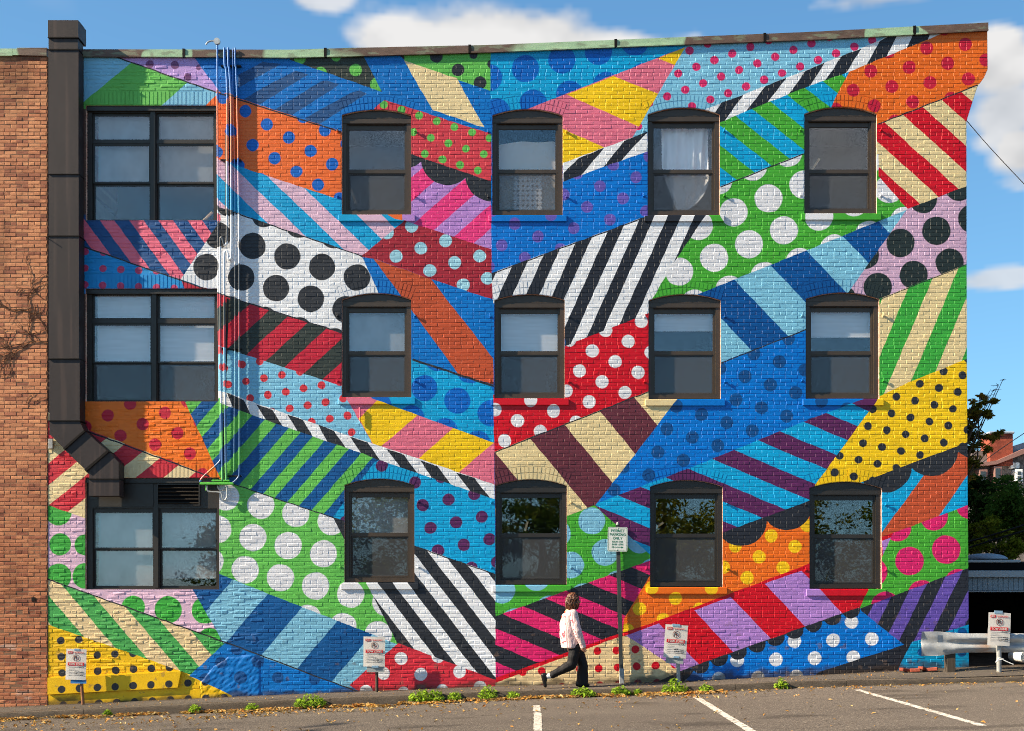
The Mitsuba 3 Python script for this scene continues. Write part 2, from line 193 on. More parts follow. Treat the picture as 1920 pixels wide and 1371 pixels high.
def inside(pts, convex, x, z):
    m = None
    n = len(pts)
    if convex:
        area = sum(pts[i][0] * pts[(i + 1) % n][1] - pts[(i + 1) % n][0] * pts[i][1] for i in range(n))
        s = 1 if area > 0 else -1
        for i in range(n):
            (x1, z1), (x2, z2) = pts[i], pts[(i + 1) % n]
            a, b = -(z2 - z1) * s, (x2 - x1) * s
            c = a * x1 + b * z1
            t = (a * x + b * z) > c
            m = t if m is None else m & t
        return m
    m = mi.Bool(False)
    for i in range(n):
        (x1, z1), (x2, z2) = pts[i], pts[(i + 1) % n]
        if abs(z1 - z2) < 1e-6:
            continue
        lo, hi = min(z1, z2), max(z1, z2)
        k = (x2 - x1) / (z2 - z1)
        m = m ^ ((z > lo) & (z <= hi) & (x < x1 + (z - z1) * k))
    return m


def paint_at(x, z):
    col = mi.Color3f(*lin((0, 112, 196), PAINT_GAIN))
    for cv, flat, f in MURAL:
        pts = list(zip(flat[::2], flat[1::2]))
        ins = inside(pts, cv, x, z)
        k = f[0]
        if k == 0:
            c = mi.Color3f(*PAL[f[1]])
        elif k == 1:
            ph = f[3] * x + f[4] * z + f[5]
            ph = ph - dr.floor(ph)
            c = dr.select(ph < f[6], mi.Color3f(*PAL[f[2]]), mi.Color3f(*PAL[f[1]]))
        elif k == 2:
            x0, z0, ax, az, bx, bz, r = f[3:]
            det = ax * bz - az * bx
            u = ((x - x0) * bz - (z - z0) * bx) / det
            v = ((z - z0) * ax - (x - x0) * az) / det
            u = u - dr.round(u)
            v = v - dr.round(v)
            d = dr.sqrt(dr.square(u * ax + v * bx) + dr.square(u * az + v * bz))
            c = mix(PAL[f[2]], PAL[f[1]], smoothstep(r - .006, r + .006, d))
        elif k == 3:
            dd = mi.Float(9)
            for cx, cz, r in f[3]:
                dd = dr.minimum(dd, dr.sqrt(dr.square(x - cx) + dr.square(z - cz)) - r)
            c = mix(PAL[f[2]], PAL[f[1]], smoothstep(-.006, .006, dd))
        else:
            hit = mi.Bool(False)
            for cx, cz, r in f[2]:
                hit = hit | (dr.square(x - cx) + dr.square(z - cz) < r * r)
            ins = ins & hit
            c = mi.Color3f(*PAL[f[1]])
        col = dr.select(ins, c, col)
    return col


def mural_colour(p, n, uv):
    wob = noise(p.x * 9, p.z * 9)
    x = p.x + (wob - .5) * .012
    z = p.z + (noise(p.x * 8 + 31, p.z * 8) - .5) * .012
    c = paint_at(x, z)
    grime = .90 + .16 * fbm(p.x * 2.1, p.z * 1.3, 3.0, 3)
    streak = noise(p.x * 22, p.z * 1.1)
    course = .97 + .06 * cell_rand(dr.floor(p.x / .105), dr.floor(p.z / .0651))
    g = grime * course * (.97 + .05 * streak)
    above = p.z - (-.219 + .042 * (p.x + 8.42))            # height over the pavement: splashed dirt along the foot of the wall
    foot = smoothstep(.13, .0, above + (fbm(p.x * 5, p.z * 9, 2.0, 3) - .5) * .22)
    chip = smoothstep(.73, .78, fbm(p.x * 7, p.z * 9, 6.0, 4)) * smoothstep(1.4, .5, above)
    c = mix(c * g, lin((58, 46, 38)), foot * .75)
    return mix(c, lin((112, 92, 80)), chip * .45)


def two(b):
    return {'type': 'twosided', 'bsdf': b}


def bsdf(key, colour, rough=.6, spec=.4, metallic=0.0, bump=None, bump_scale=1.0, plain=False, **more):
    col = proc(colour) if callable(colour) else {'type': 'rgb', 'value': list(colour)}
    if plain:
        b = {'type': 'diffuse', 'reflectance': col}
    else:
        b = {'type': 'principled', 'base_color': col, 'roughness': rough, 'specular': spec, 'metallic': metallic, **more}
    if bump:
        b = {'type': 'bumpmap', 'arbitrary': proc(bump, 2e-3), 'scale': bump_scale, 'bsdf': b}
    scene[key] = two(b)
    return key


def conduit_colour(p, n, uv):
    return paint_at(p.x, p.z) * .78 + mi.Color3f(.05, .052, .055)



scene['m_mural'] = two({'type': 'roughplastic', 'diffuse_reflectance': proc(mural_colour), 'alpha': .32, 'int_ior': 1.38, 'nonlinear': False})


bsdf('m_conduit', conduit_colour, .32, .6)


def const(c, k=1.0):
    return lin(c, k)


def brick_colour(p, n, uv):
    row = dr.floor(p.z / .0651)
    h = cell_rand(dr.floor((p.x + .105 * (row - 2 * dr.floor(row / 2))) / .2095), row)
    h2 = cell_rand(row * 3 + 5, dr.floor(p.x / .2095) + 77)
    warm = mix(lin((196, 138, 102)), lin((170, 112, 84)), h)
    dark = mix(lin((150, 92, 74)), lin((118, 74, 62)), h)
    f = smoothstep(.66, .9, h2) * .8
    c = mix(warm, dark, f)
    soot = smoothstep(.5, .75, fbm(p.x * 1.6, p.z * .55, 2.0, 4)) * .45
    low = smoothstep(5.6, 2.4, p.z + (fbm(p.x * .8, p.z * .8, 8.0, 3) - .5) * 2.4) * .62
    c = mix(c, c * mi.Color3f(.62, .50, .46), low)
    pale = smoothstep(.70, .78, fbm(p.x * 2.5 + 4, p.z * 5, 5.0, 3)) * smoothstep(1.8, 1.0, p.z) * .5
    c = mix(c, lin((176, 160, 150)), pale)
    return c * (1 - soot) * (.84 + .3 * fbm(p.x * 14, p.z * 14, p.y * 14, 3))


bsdf('m_brick', brick_colour, .85, .2)


def mortar_colour(p, n, uv):
    return mi.Color3f(*lin((128, 100, 82))) * (.7 + .5 * fbm(p.x * 9, p.z * 9, p.y * 9, 3))


bsdf('m_mortar', mortar_colour, plain=True)


def jamb_colour(p, n, uv):
    row = dr.floor(p.z / .0651)
    return mix(lin((176, 128, 112)), lin((206, 176, 160)), cell_rand(row, 3)) * (.75 + .4 * noise(p.x * 40, p.y * 40, p.z * 40))


bsdf('m_jamb', jamb_colour, .85, .2)


def frame_colour(p, n, uv):
    return mi.Color3f(*lin((64, 53, 42), .8)) * (.72 + .5 * fbm(p.x * 7, p.z * 3, p.y * 9, 3))


def frame_dark(p, n, uv):
    return mi.Color3f(*lin((42, 38, 34), .8)) * (.72 + .5 * fbm(p.x * 7, p.z * 3, p.y * 9, 3))


bsdf('m_frame', frame_colour, .42, .5)
bsdf('m_frame_dark', frame_dark, .4, .5)
bsdf('m_bay_frame', frame_dark, .45, .5)
scene['m_pane'] = {'type': 'thindielectric', 'int_ior': 1.85}
scene['m_screen'] = {'type': 'mask', 'opacity': .42, 'bsdf': {'type': 'twosided', 'bsdf': {'type': 'diffuse', 'reflectance': {'type': 'rgb', 'value': [.10, .105, .115]}}}}   # woven insect screen: the share of wire to open mesh
bsdf('m_room', const((96, 92, 88)), plain=True)
bsdf('m_blind', lambda p, n, uv: mi.Color3f(.60, .61, .63) * (.92 + .1 * noise(p.x * 3, p.z * 40)), plain=True)
bsdf('m_film', lambda p, n, uv: mi.Color3f(.30, .31, .32) * (.66 + .4 * fbm(p.x * 5, p.z * 3.4, 4., 4)), .45, .5)
bsdf('m_curtain', const((236, 236, 240)), plain=True)
bsdf('m_beige', const((214, 204, 192)), plain=True)
bsdf('m_wood', lambda p, n, uv: mix(lin((222, 190, 150)), lin((196, 158, 116)), noise(p.x * 30, p.z * 6)), .6, .3)


def patina_colour(p, n, uv):
    edge = noise(p.x * 6.5, p.z * 5.5, 2)
    a = smoothstep(.55, .60, noise(p.x * .95 + (edge - .5) * .3, p.z * .3, 7.0))
    b = smoothstep(.56, .66, fbm(p.x * 5, p.z * 16, p.y * 6, 3))
    brown = mix(lin((74, 58, 50)), lin((104, 84, 74)), fbm(p.x * 8, p.z * 20, 1.0, 3))
    green = mix(lin((128, 164, 132)), lin((164, 192, 160)), fbm(p.x * 6, p.z * 24, 3.0, 3))
    return mix(brown, green, dr.clip(a * (.95 - .6 * b) + b * .22, 0, 1))


bsdf('m_patina', patina_colour, .6, .4)


def duct_colour(p, n, uv):
    s = noise(p.x * 24, p.z * .8, 1.0)
    c = mix(lin((36, 31, 33)), lin((52, 44, 45)), fbm(p.x * 6, p.z * 1.5, p.y * 5, 3))
    return mix(c, lin((74, 60, 56)), smoothstep(.62, .95, s) * .5)


bsdf('m_duct', duct_colour, .5, .3)
bsdf('m_duct_dark', const((18, 15, 16)), .7, .15)
bsdf('m_cable', const((22, 22, 24)), .5, .4)
bsdf('m_steel', lambda p, n, uv: mix(lin((150, 152, 150)), lin((196, 198, 198)), fbm(p.x * 12, p.z * 12, p.y * 12, 3)), .42, .5, .55)
bsdf('m_galv', lambda p, n, uv: mix(lin((128, 130, 130)), lin((168, 168, 168)), fbm(p.x * 5, p.z * 16, p.y * 9, 4)), .5, .5, .15)
bsdf('m_rust', lambda p, n, uv: mix(lin((122, 76, 52)), lin((150, 108, 78)), fbm(p.x * 30, p.z * 14, 1., 3)), .8, .3)
bsdf('m_rail', lambda p, n, uv: mix(mix(lin((132, 136, 140)), lin((176, 178, 180)), fbm(p.x * 6, p.z * 9, 2., 4)), lin((150, 104, 66)), smoothstep(.56, .72, fbm(p.x * 3 + 3, p.z * 14, 5., 4)) * smoothstep(7.3, 8.1, p.x)), .5, .5, .1)
bsdf('m_green_paint', const((86, 176, 66)), .5, .4)
bsdf('m_darkpost', lambda p, n, uv: mi.Color3f(*lin((50, 54, 54))) * (.8 + .4 * noise(p.x * 40, p.z * 9)), .55, .4)
bsdf('m_timber', lambda p, n, uv: mix(lin((52, 46, 42)), lin((78, 70, 62)), noise(p.x * 60, p.z * 4, p.y * 60)), .85, .2)
bsdf('m_paper', const((200, 196, 192)), plain=True)
bsdf('m_signwhite', const((196, 200, 198)), .45, .4)
bsdf('m_red', const((186, 28, 40)), .6, .3)
bsdf('m_redbrown', const((110, 34, 38)), .6, .2)
bsdf('m_ink', const((36, 34, 36)), .7, .2)
bsdf('m_greyink', const((150, 146, 146)), .7, .2)
bsdf('m_signgreen', const((22, 104, 76)), .6, .3)
bsdf('m_tape', const((120, 152, 178)), .4, .5)
bsdf('m_plate', const((140, 146, 148)), .5, .4)
bsdf('m_blueplate', const((44, 110, 172)), .5, .4)


def asphalt_colour(p, n, uv):
    g = fbm(p.x * 60, p.y * 60, 1.0, 2)
    big = fbm(p.x * .5, p.y * 1.3, 2.0, 4)
    c = mix(lin((65, 59, 55)), lin((82, 75, 69)), big) * (.62 + .76 * g)
    pebble = smoothstep(.76, .82, noise(p.x * 95, p.y * 95, 4))
    c = mix(c, lin((140, 130, 118)), pebble * .5)
    w = p.x * .55 + (fbm(p.x * 1.1, p.y * 1.1, 9., 4) - .5) * 1.5
    w2 = p.y * .62 + (fbm(p.x * .9 + 7, p.y * 1.2, 4., 4) - .5) * 1.8
    cr = smoothstep(.014, .004, dr.abs(w2 - dr.round(w2)) / .62 * .62)
    c = c * (1 - .55 * cr * smoothstep(.42, .6, noise(p.x * .8, p.y * .8, 3)))
    oil = smoothstep(.60, .78, fbm(p.x * .9 + 13, p.y * 2.0, 6., 3)) * .35
    return c * (1 - oil)


bsdf('m_asphalt', asphalt_colour, .9, .2)


def walk_colour(p, n, uv):
    c = mix(lin((62, 57, 52)), lin((82, 75, 69)), fbm(p.x * .8, p.y * 3, 1., 4)) * (.7 + .6 * fbm(p.x * 50, p.y * 50, p.z * 50, 2))
    dirt = smoothstep(-.22, -.02, p.y + (noise(p.x * 7, p.y * 7) - .5) * .2) * .55
    return mix(c, lin((42, 32, 25)), dirt)


bsdf('m_walk', walk_colour, .9, .2)
bsdf('m_kerb', lambda p, n, uv: mix(lin((62, 55, 48)), lin((96, 87, 78)), fbm(p.x * 6, p.z * 18, p.y * 8, 4)) * (.6 + .75 * noise(p.x * 70, p.y * 70, p.z * 70)), .9, .2)
bsdf('m_soil', lambda p, n, uv: mix(lin((60, 46, 37)), lin((86, 70, 57)), fbm(p.x * 5, p.y * 5, 2., 4)) * (.7 + .6 * noise(p.x * 40, p.y * 40)), plain=True)


def line_colour(p, n, uv):
    w = smoothstep(.40, .62, fbm(p.x * 26, p.y * 20, 3., 4) + .12)
    return mix(lin((90, 84, 78)), lin((168, 162, 154)), w)


bsdf('m_roadline', line_colour, .8, .2)


def thin(key, fn, trans=.55):
    scene[key] = {'type': 'principledthin', 'base_color': proc(fn), 'roughness': .55, 'spec_trans': 0.0, 'diff_trans': trans, 'eta': 1.35}
    return key


def leafy(a, b, c=None, f=9.0, k=.5):
    def fn(p, n, uv):
        h = cell_rand(p.x * f, p.y * f, p.z * f)
        o = mix(lin(a), lin(b), h)
        if c is not None:
            o = mix(o, lin(c), smoothstep(k, k + .12, noise(p.x * .9 + 5, p.y * .9, p.z * .9)) * (.5 + .5 * h))
        return o
    return fn


thin('m_leaf_dark', leafy((34, 52, 24), (66, 84, 36), (98, 98, 34), 7, .62))
thin('m_leaf_mid', leafy((48, 78, 32), (92, 116, 44), (120, 124, 42), 8, .6))
thin('m_leaf_autumn', leafy((86, 92, 34), (146, 124, 44), (170, 126, 52), 8, .45))
thin('m_leaf_yellow', leafy((84, 96, 26), (150, 146, 44), (120, 130, 40), 8, .55))
thin('m_weed', leafy((104, 140, 36), (160, 186, 64), None, 60))


def litter_colour(p, n, uv):
    h = cell_rand(p.x * 19, p.y * 19, 1)
    g = cell_rand(p.x * 23 + 9, p.y * 23, 5)
    a = mix(lin((196, 158, 82)), lin((166, 104, 52)), h)
    return mix(a, mix(lin((92, 60, 38)), lin((206, 184, 132)), h), smoothstep(.5, .55, g))


thin('m_litter', litter_colour, .3)
bsdf('m_bark', lambda p, n, uv: mix(lin((62, 52, 44)), lin((98, 84, 70)), fbm(p.x * 12, p.z * 4, p.y * 12, 3)), .9, .2)
bsdf('m_vine', lambda p, n, uv: mi.Color3f(*lin((84, 60, 46))) * (.7 + .5 * noise(p.x * 30, p.z * 30)), .9, .2)
bsdf('m_shed', lambda p, n, uv: mix(lin((112, 128, 140)), lin((134, 150, 160)), noise(p.x * 3, p.z * 3)), .6, .3)
bsdf('m_shed_trim', const((150, 160, 166)), .5, .4)
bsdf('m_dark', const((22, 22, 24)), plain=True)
bsdf('m_slate', lambda p, n, uv: mix(lin((116, 128, 142)), lin((150, 160, 170)), cell_rand(p.x * 3, p.y * 3, p.z * 5)), .6, .3)
bsdf('m_shingle', lambda p, n, uv: mix(lin((104, 98, 96)), lin((138, 130, 126)), cell_rand(dr.floor(p.x * 4), dr.floor(p.z * 5.3), dr.floor(p.y * 4))), .8, .2)
bsdf('m_house_trim', const((140, 104, 96)), .6, .3)
bsdf('m_white', const((232, 232, 230)), .5, .4)
bsdf('m_chimney', lambda p, n, uv: mix(lin((150, 76, 58)), lin((120, 60, 48)), cell_rand(dr.floor(p.x * 4.8), dr.floor(p.z * 13), dr.floor(p.y * 4.8))), .85, .2)
scene['m_house_glass'] = two({'type': 'principled', 'base_color': {'type': 'rgb', 'value': [.04, .05, .055]}, 'roughness': .08, 'specular': .6})
bsdf('m_skin', lambda p, n, uv: mi.Color3f(*lin((206, 150, 122))) * (.92 + .12 * noise(p.x * 40, p.y * 40, p.z * 40)), .5, .35)
bsdf('m_hair', lambda p, n, uv: mix(lin((48, 27, 16)), lin((110, 64, 36)), noise(p.x * 70, p.y * 70, p.z * 9)), .42, .5)


def jacket_colour(p, n, uv):
    t = p.x * 46 + p.y * 40
    t = t - dr.floor(t)
    c = dr.select(t < .27, mi.Color3f(*lin((158, 84, 96))), mi.Color3f(*lin((212, 196, 196))))
    return c


bsdf('m_jacket', jacket_colour, .85, .2, sheen=.2)
bsdf('m_print', const((206, 66, 46)), .8, .2)
bsdf('m_trousers', lambda p, n, uv: mi.Color3f(*lin((20, 19, 23))) * (.8 + .4 * noise(p.x * 9, p.z * 9, p.y * 9)), .75, .3, sheen=.2)
bsdf('m_shoe', const((14, 12, 15)), .4, .4)
bsdf('m_sock', const((214, 210, 214)), .9, .1)


# ---------------------------------------------------------------- helpers
def lab(key, label=None, category=None, group=None, kind=None):
    d = {k: v for k, v in (('label', label), ('category', category), ('group', group), ('kind', kind)) if v}
    labels[key] = d


COUNT = {}


def num(base):
    n = COUNT.get(base, 0)
    COUNT[base] = n + 1
    return base if n == 0 else f'{base}_{n:03d}'


def add(name, mesh, mat, parent=None, smooth=False, **more):
    key = num(f'{parent}__{name}' if parent else name)
    scene[key] = mikit.ply(mesh, mat, smooth=smooth, **more)
    return key


def wx(px, d=0.0):
    """survey x -> metres, for a thing standing d metres in front of the wall plane"""
    return (px - 1000) * S * (DIST - d) / DIST


def wz(py, d=0.0):
    return EYE - (py - 1120) * S * (DIST - d) / DIST


def tm(v, f):
    return trimesh.Trimesh(np.asarray(v, float), np.asarray(f, int), process=False)


def cat(ms):
    return trimesh.util.concatenate(ms)


def box(x0, x1, y0, y1, z0, z1):
    m = trimesh.creation.box([abs(x1 - x0), abs(y1 - y0), abs(z1 - z0)])
    m.apply_translation([(x0 + x1) / 2, (y0 + y1) / 2, (z0 + z1) / 2])
    return m


def rbox(x0, x1, y0, y1, z0, z1, c=.006):
    """box with chamfered edges"""
    x0, x1 = sorted((x0, x1)); y0, y1 = sorted((y0, y1)); z0, z1 = sorted((z0, z1))
    c = min(c, (x1 - x0) * .4, (y1 - y0) * .4, (z1 - z0) * .4)
    pts = []
    for a, sx in ((x0, 1), (x1, -1)):
        for b, sy in ((y0, 1), (y1, -1)):
            for e, sz in ((z0, 1), (z1, -1)):
                pts += [(a + sx * c, b + sy * c, e), (a + sx * c, b, e + sz * c), (a, b + sy * c, e + sz * c)]
    return trimesh.convex.convex_hull(np.array(pts))


def extr(poly, y0, y1):
    """polygon in (x, z) extruded from y0 to y1"""
    ms = []
    for g in getattr(poly, 'geoms', [poly]):
        if g.geom_type != 'Polygon' or g.area < 1e-7:
            continue
        m = trimesh.creation.extrude_polygon(g, abs(y1 - y0), engine='earcut')
        v = np.array(m.vertices)
        m = trimesh.Trimesh(np.stack([v[:, 0], max(y0, y1) - v[:, 2], v[:, 1]], 1), m.faces, process=False)
        ms.append(m)
    return cat(ms)


def sheet(poly, y):
    ms = []
    for g in getattr(poly, 'geoms', [poly]):
        if g.geom_type != 'Polygon' or g.area < 1e-8:
            continue
        v, f = trimesh.creation.triangulate_polygon(g, engine='earcut')
        f = np.asarray(f)
        a = np.asarray(v)[f]
        cr = (a[:, 1, 0] - a[:, 0, 0]) * (a[:, 2, 1] - a[:, 0, 1]) - (a[:, 1, 1] - a[:, 0, 1]) * (a[:, 2, 0] - a[:, 0, 0])
        f[cr < 0] = f[cr < 0][:, ::-1]
        ms.append(tm(np.stack([v[:, 0], np.full(len(v), y), v[:, 1]], 1), f))
    return cat(ms)


def tube(points, r, sides=8, caps=True):
    p = np.asarray(points, float)
    r = np.broadcast_to(np.asarray(r, float), (len(p),))
    t = np.gradient(p, axis=0)
    t /= np.linalg.norm(t, axis=1, keepdims=True) + 1e-12
    ref = np.array([0, 1.0, 0]) if abs(t[:, 1]).mean() < .8 else np.array([1.0, 0, 0])
    a = np.cross(t, ref); a /= np.linalg.norm(a, axis=1, keepdims=True) + 1e-12
    b = np.cross(t, a)
    ang = np.arange(sides) * 2 * np.pi / sides
    v = p[:, None] + r[:, None, None] * (np.cos(ang)[None, :, None] * a[:, None] + np.sin(ang)[None, :, None] * b[:, None])
    i, j = np.meshgrid(np.arange(len(p) - 1), np.arange(sides), indexing='ij')
    k = (j + 1) % sides
    q = np.stack([i * sides + j, i * sides + k, (i + 1) * sides + k, (i + 1) * sides + j], -1).reshape(-1, 4)
    f = np.vstack([q[:, [0, 2, 1]], q[:, [0, 3, 2]]])
    v = v.reshape(-1, 3)
    if caps:
        n = len(v)
        v = np.vstack([v, p[:1], p[-1:]])
        e = (len(p) - 1) * sides
        f = np.vstack([f] + [[[n, jj, (jj + 1) % sides], [n + 1, e + (jj + 1) % sides, e + jj]] for jj in range(sides)])
    m = tm(v, f)
    return m


def smooth_path(pts, n=6):
    """rounded polyline through pts (Chaikin)"""
    p = np.asarray(pts, float)
    for _ in range(2):
        q = [p[0]]
        for a, b in zip(p, p[1:]):
            q += [a * .75 + b * .25, a * .25 + b * .75]
        q.append(p[-1])
        p = np.array(q)
    return p


def sph(c, r, n=14):
    return m3.Manifold.sphere(float(r), n).translate([float(v) for v in c])


def limb(*joints):
    """convex hulls of consecutive spheres (centre, radius), joined"""
    out = None
    for (a, ra), (b, rb) in zip(joints, joints[1:]):
        h = m3.Manifold.batch_hull([sph(a, ra), sph(b, rb)])
        out = h if out is None else out + h
    return out


def blend(m, edge=.02, it=8):
    m = m.refine_to_length(edge)
    g = m.to_mesh()
    t = trimesh.Trimesh(np.array(g.vert_properties[:, :3]), np.array(g.tri_verts), process=True)
    trimesh.smoothing.filter_taubin(t, lamb=.5, nu=.52, iterations=it)
    return t


def interp(px, pts):
    return np.interp(px, [a for a, _ in pts], [b for _, b in pts])


BASE = [(0, 1326), (95, 1322), (480, 1305), (930, 1287), (1272, 1278), (1500, 1268), (1810, 1251), (1920, 1247)]
KTOP = [(0, 1338), (480, 1315), (930, 1297), (1272, 1288), (1500, 1277), (1810, 1273), (1920, 1270)]
KBOT = [(0, 1350), (480, 1333), (930, 1312), (1272, 1301), (1500, 1290), (1810, 1281), (1920, 1279)]
KD = 0.97


def _ext(X, pts, d):
    xs = np.array([wx(a, d) for a, _ in pts]); zs = np.array([wz(b, d) for _, b in pts])
    X = np.asarray(X, float)
    z = np.interp(X, xs, zs)
    return z + np.where(X < xs[0], (X - xs[0]) * .03, 0) + np.where(X > xs[-1], (X - xs[-1]) * .02, 0)


def z_base(X): return _ext(X, BASE, 0)
def z_ktop(X): return _ext(X, KTOP, KD)
def z_kbot(X): return _ext(X, KBOT, KD)


def z_walk(X, d):
    t = np.clip(np.asarray(d, float) / KD, 0, 1)
    return z_base(X) * (1 - t) + z_ktop(X) * t

# ---------------------------------------------------------------- painted building: outline and openings
B = 'painted_building'
lab(B, 'three storey brick building with its whole side wall painted in bright striped and dotted patterns', 'building')


def pxpoly(pts, d=0.0):
    return sg.Polygon([(wx(a, d), wz(b, d)) for a, b in pts])


TOP = [(90.5, 107), (156, 107.5), (545, 109.5), (660, 107), (921, 99.5), (1215, 87.5), (1525, 76), (1851, 59)]
FLARE = [(1852, 130), (1845, 146), (1832, 164), (1822, 196), (1812, 228), (1813, 700), (1817, 1250)]
wall = pxpoly(TOP + FLARE + [(1817, 1300), (90.5, 1360)])
# arched windows: x0, x1, spring left, apex, bottom, survey units; columns from the left, rows from the top
MID = [318, 660, 1002]
ARCH = [[(641, 771, 216, 206, 402), (923, 1055, 217, 205, 402.5), (1214.5, 1350, 215, 202, 402.5), (1508, 1644, 214, 201, 399.5)],
        [(641, 771, 562, 550, 744.5), (927, 1059, 563, 552, 746.5), (1216, 1351.5, 563.5, 552, 747.5), (1511, 1648.5, 561, 549, 747)],
        [(646, 777, 910, 898, 1091.5), (929, 1063, 911, 899, 1096), (1219, 1355.5, 913, 900.5, 1100), (1518, 1653, 915.5, 903.5, 1103.5)]]
BAY = [(161, 408, 198, 413.5), (160.5, 409, 541.5, 753), (160, 411, 896.5, 1105.5)]


def arch_line(x0, x1, ys, ya, n=14, off=0.0):
    """points of the segmental arch from left to right (survey units), raised by off along its radius"""
    h = ys - ya
    c = (x1 - x0) / 2
    R = (c * c + h * h) / (2 * h)
    cx, cy = (x0 + x1) / 2, ya + R
    a = math.asin(c / R)
    return [(cx + (R + off) * math.sin(t), cy - (R + off) * math.cos(t)) for t in np.linspace(-a, a, n)], (cx, cy, R, a)


openings, arch_bands = [], []
for row in ARCH:
    for (x0, x1, ys, ya, yb) in row:
        al, _ = arch_line(x0, x1, ys, ya)
        openings.append(pxpoly(al + [(x1, yb + 1), (x0, yb + 1)]))
        up, _ = arch_line(x0, x1, ys, ya, off=24.5)
        arch_bands.append(pxpoly(al + up[::-1]))
for (x0, x1, y0, y1) in BAY:
    openings.append(pxpoly([(x0, y0), (x1, y0), (x1, y1), (x0, y1)]))
    arch_bands.append(pxpoly([(x0 - 2, y0 - 27), (x1 + 2, y0 - 27), (x1 + 2, y0), (x0 - 2, y0)]))
holes = shapely.union_all(openings)
bands = shapely.union_all(arch_bands)
solid_wall = wall.difference(holes)

# the mortar bed that shows in the joints, painted like the bricks; behind it the wall's own thickness
WALL = f'{B}__wall'
scene[WALL] = mikit.ply(sheet(solid_wall, 0.0), 'm_mural')
add('wall_core', extr(solid_wall, .004, .32), 'm_jamb', B)

# bricks: running bond, each with bevelled arrises, uneven face and its own offset
BL, BH, JT = .2095, .0651, .0085
brick_v, brick_f, singles = [], [], []
keep_out = holes.buffer(.003).union(bands.buffer(.004))
ledge_zone = pxpoly([(80, 1268), (340, 1256), (340, 1400), (80, 1400)])
stucco_zone = pxpoly([(374, 1284), (400, 1250), (430, 1232), (470, 1230), (489, 1240), (489, 1400), (374, 1400)])
keep_out = keep_out.union(ledge_zone).union(stucco_zone)
shapely.prepare(keep_out); shapely.prepare(wall)
inner_wall = wall.buffer(-.004)
shapely.prepare(inner_wall)
BOXF = []
for k in range(4):
    j = (k + 1) % 4
    BOXF += [[k, j, 4 + j], [k, 4 + j, 4 + k], [4 + k, 4 + j, 8 + j], [4 + k, 8 + j, 8 + k]]
BOXF += [[8, 9, 10], [8, 10, 11]]
BOXF = np.array(BOXF)


def brick_verts(x0, x1, z0, z1, rough, c=.0048, out=.0048):
    jx = rng.uniform(-1, 1, 4) * (.0012 + .004 * rough)
    x0 += jx[0]; x1 += jx[1]; z0 += jx[2] * .6; z1 += jx[3] * .6
    y = -out + rng.uniform(-1, 1) * (.0020 + .006 * rough) + rng.uniform(-1, 1, 4) * (.0010 + .005 * rough)
    cc = c * (1 + rough * 1.2) * rng.uniform(.7, 1.3, 4)
    cor = [(x0, z0), (x1, z0), (x1, z1), (x0, z1)]
    sx, sz = [1, -1, -1, 1], [1, 1, -1, -1]
    v = [(a, .002, b) for a, b in cor]
    v += [(a, y[i] + cc[i], b) for i, (a, b) in enumerate(cor)]
    v += [(a + sx[i] * cc[i], y[i], b + sz[i] * cc[i]) for i, (a, b) in enumerate(cor)]
    return np.array(v)


def poly_brick(poly, rough, out=.0048):
    y = -out + rng.uniform(-1, 1) * (.0016 + .004 * rough)
    ms = []
    inner = poly.buffer(-.004)
    ms.append(sheet(inner, y)) if inner.area > 1e-6 and inner.geom_type == 'Polygon' else None
    ring = np.array(poly.exterior.coords)[:-1]
    n = len(ring)
    v = np.vstack([np.stack([ring[:, 0], np.full(n, .002), ring[:, 1]], 1), np.stack([ring[:, 0], np.full(n, y + .003), ring[:, 1]], 1)])
    f = []
    ccw = sg.polygon.LinearRing(ring).is_ccw
    for i in range(n):
        j = (i + 1) % n
        t = [[i, j, n + j], [i, n + j, n + i]]
        f += t if ccw else [x[::-1] for x in t]
    ms.append(tm(v, f))
    face = sheet(poly, y + .003)
    ms.append(face)
    return cat(ms)


def rough_at(px, py):
    if px < 418:
        return .75 if py > 1090 else .45
    if px < 489 and py > 930:
        return .75 if py > 1100 else .3
    return .06 if py < 1180 else .25


def lay(zone, keep, x_from, x_to, z_from, z_to, rough_fn, y_shift=0.0):
    full, cut = [], []
    n0, n1 = int(math.floor(z_from / BH)), int(math.ceil(z_to / BH))
    for r in range(n0, n1):
        z0, z1 = r * BH + JT / 2, (r + 1) * BH - JT / 2
        off = (-.105 if r % 2 else 0) + rng.uniform(-.008, .008)
        i0, i1 = int(x_from / BL) - 2, int(x_to / BL) + 2
        header = r % 8 == 5
        step = BL / 2 if header else BL
        m0, m1 = (i0 * 2, i1 * 2) if header else (i0, i1)
        for i in range(m0, m1):
            xa, xb = i * step + off + JT / 2, (i + 1) * step + off - JT / 2
            if xb < x_from or xa > x_to:
                continue
            bx_ = sg.box(xa, z0, xb, z1)
            rg = rough_fn(1000 + (xa + xb) / 2 / S, 1120 - ((z0 + z1) / 2 - EYE) / S)
            if zone.contains(bx_) and not keep.intersects(bx_):
                full.append((brick_verts(xa, xb, z0, z1, rg), (xa + xb) / 2, (z0 + z1) / 2, header))
            else:
                g = bx_.intersection(zone).difference(keep)
                for q_ in getattr(g, 'geoms', [g]):
                    if q_.geom_type == 'Polygon' and q_.area > 4e-4:
                        cut.append(poly_brick(q_, rg))
    return full, cut


full, cut = lay(inner_wall, keep_out, wx(91), wx(1853), wz(1345), wz(50), rough_at)
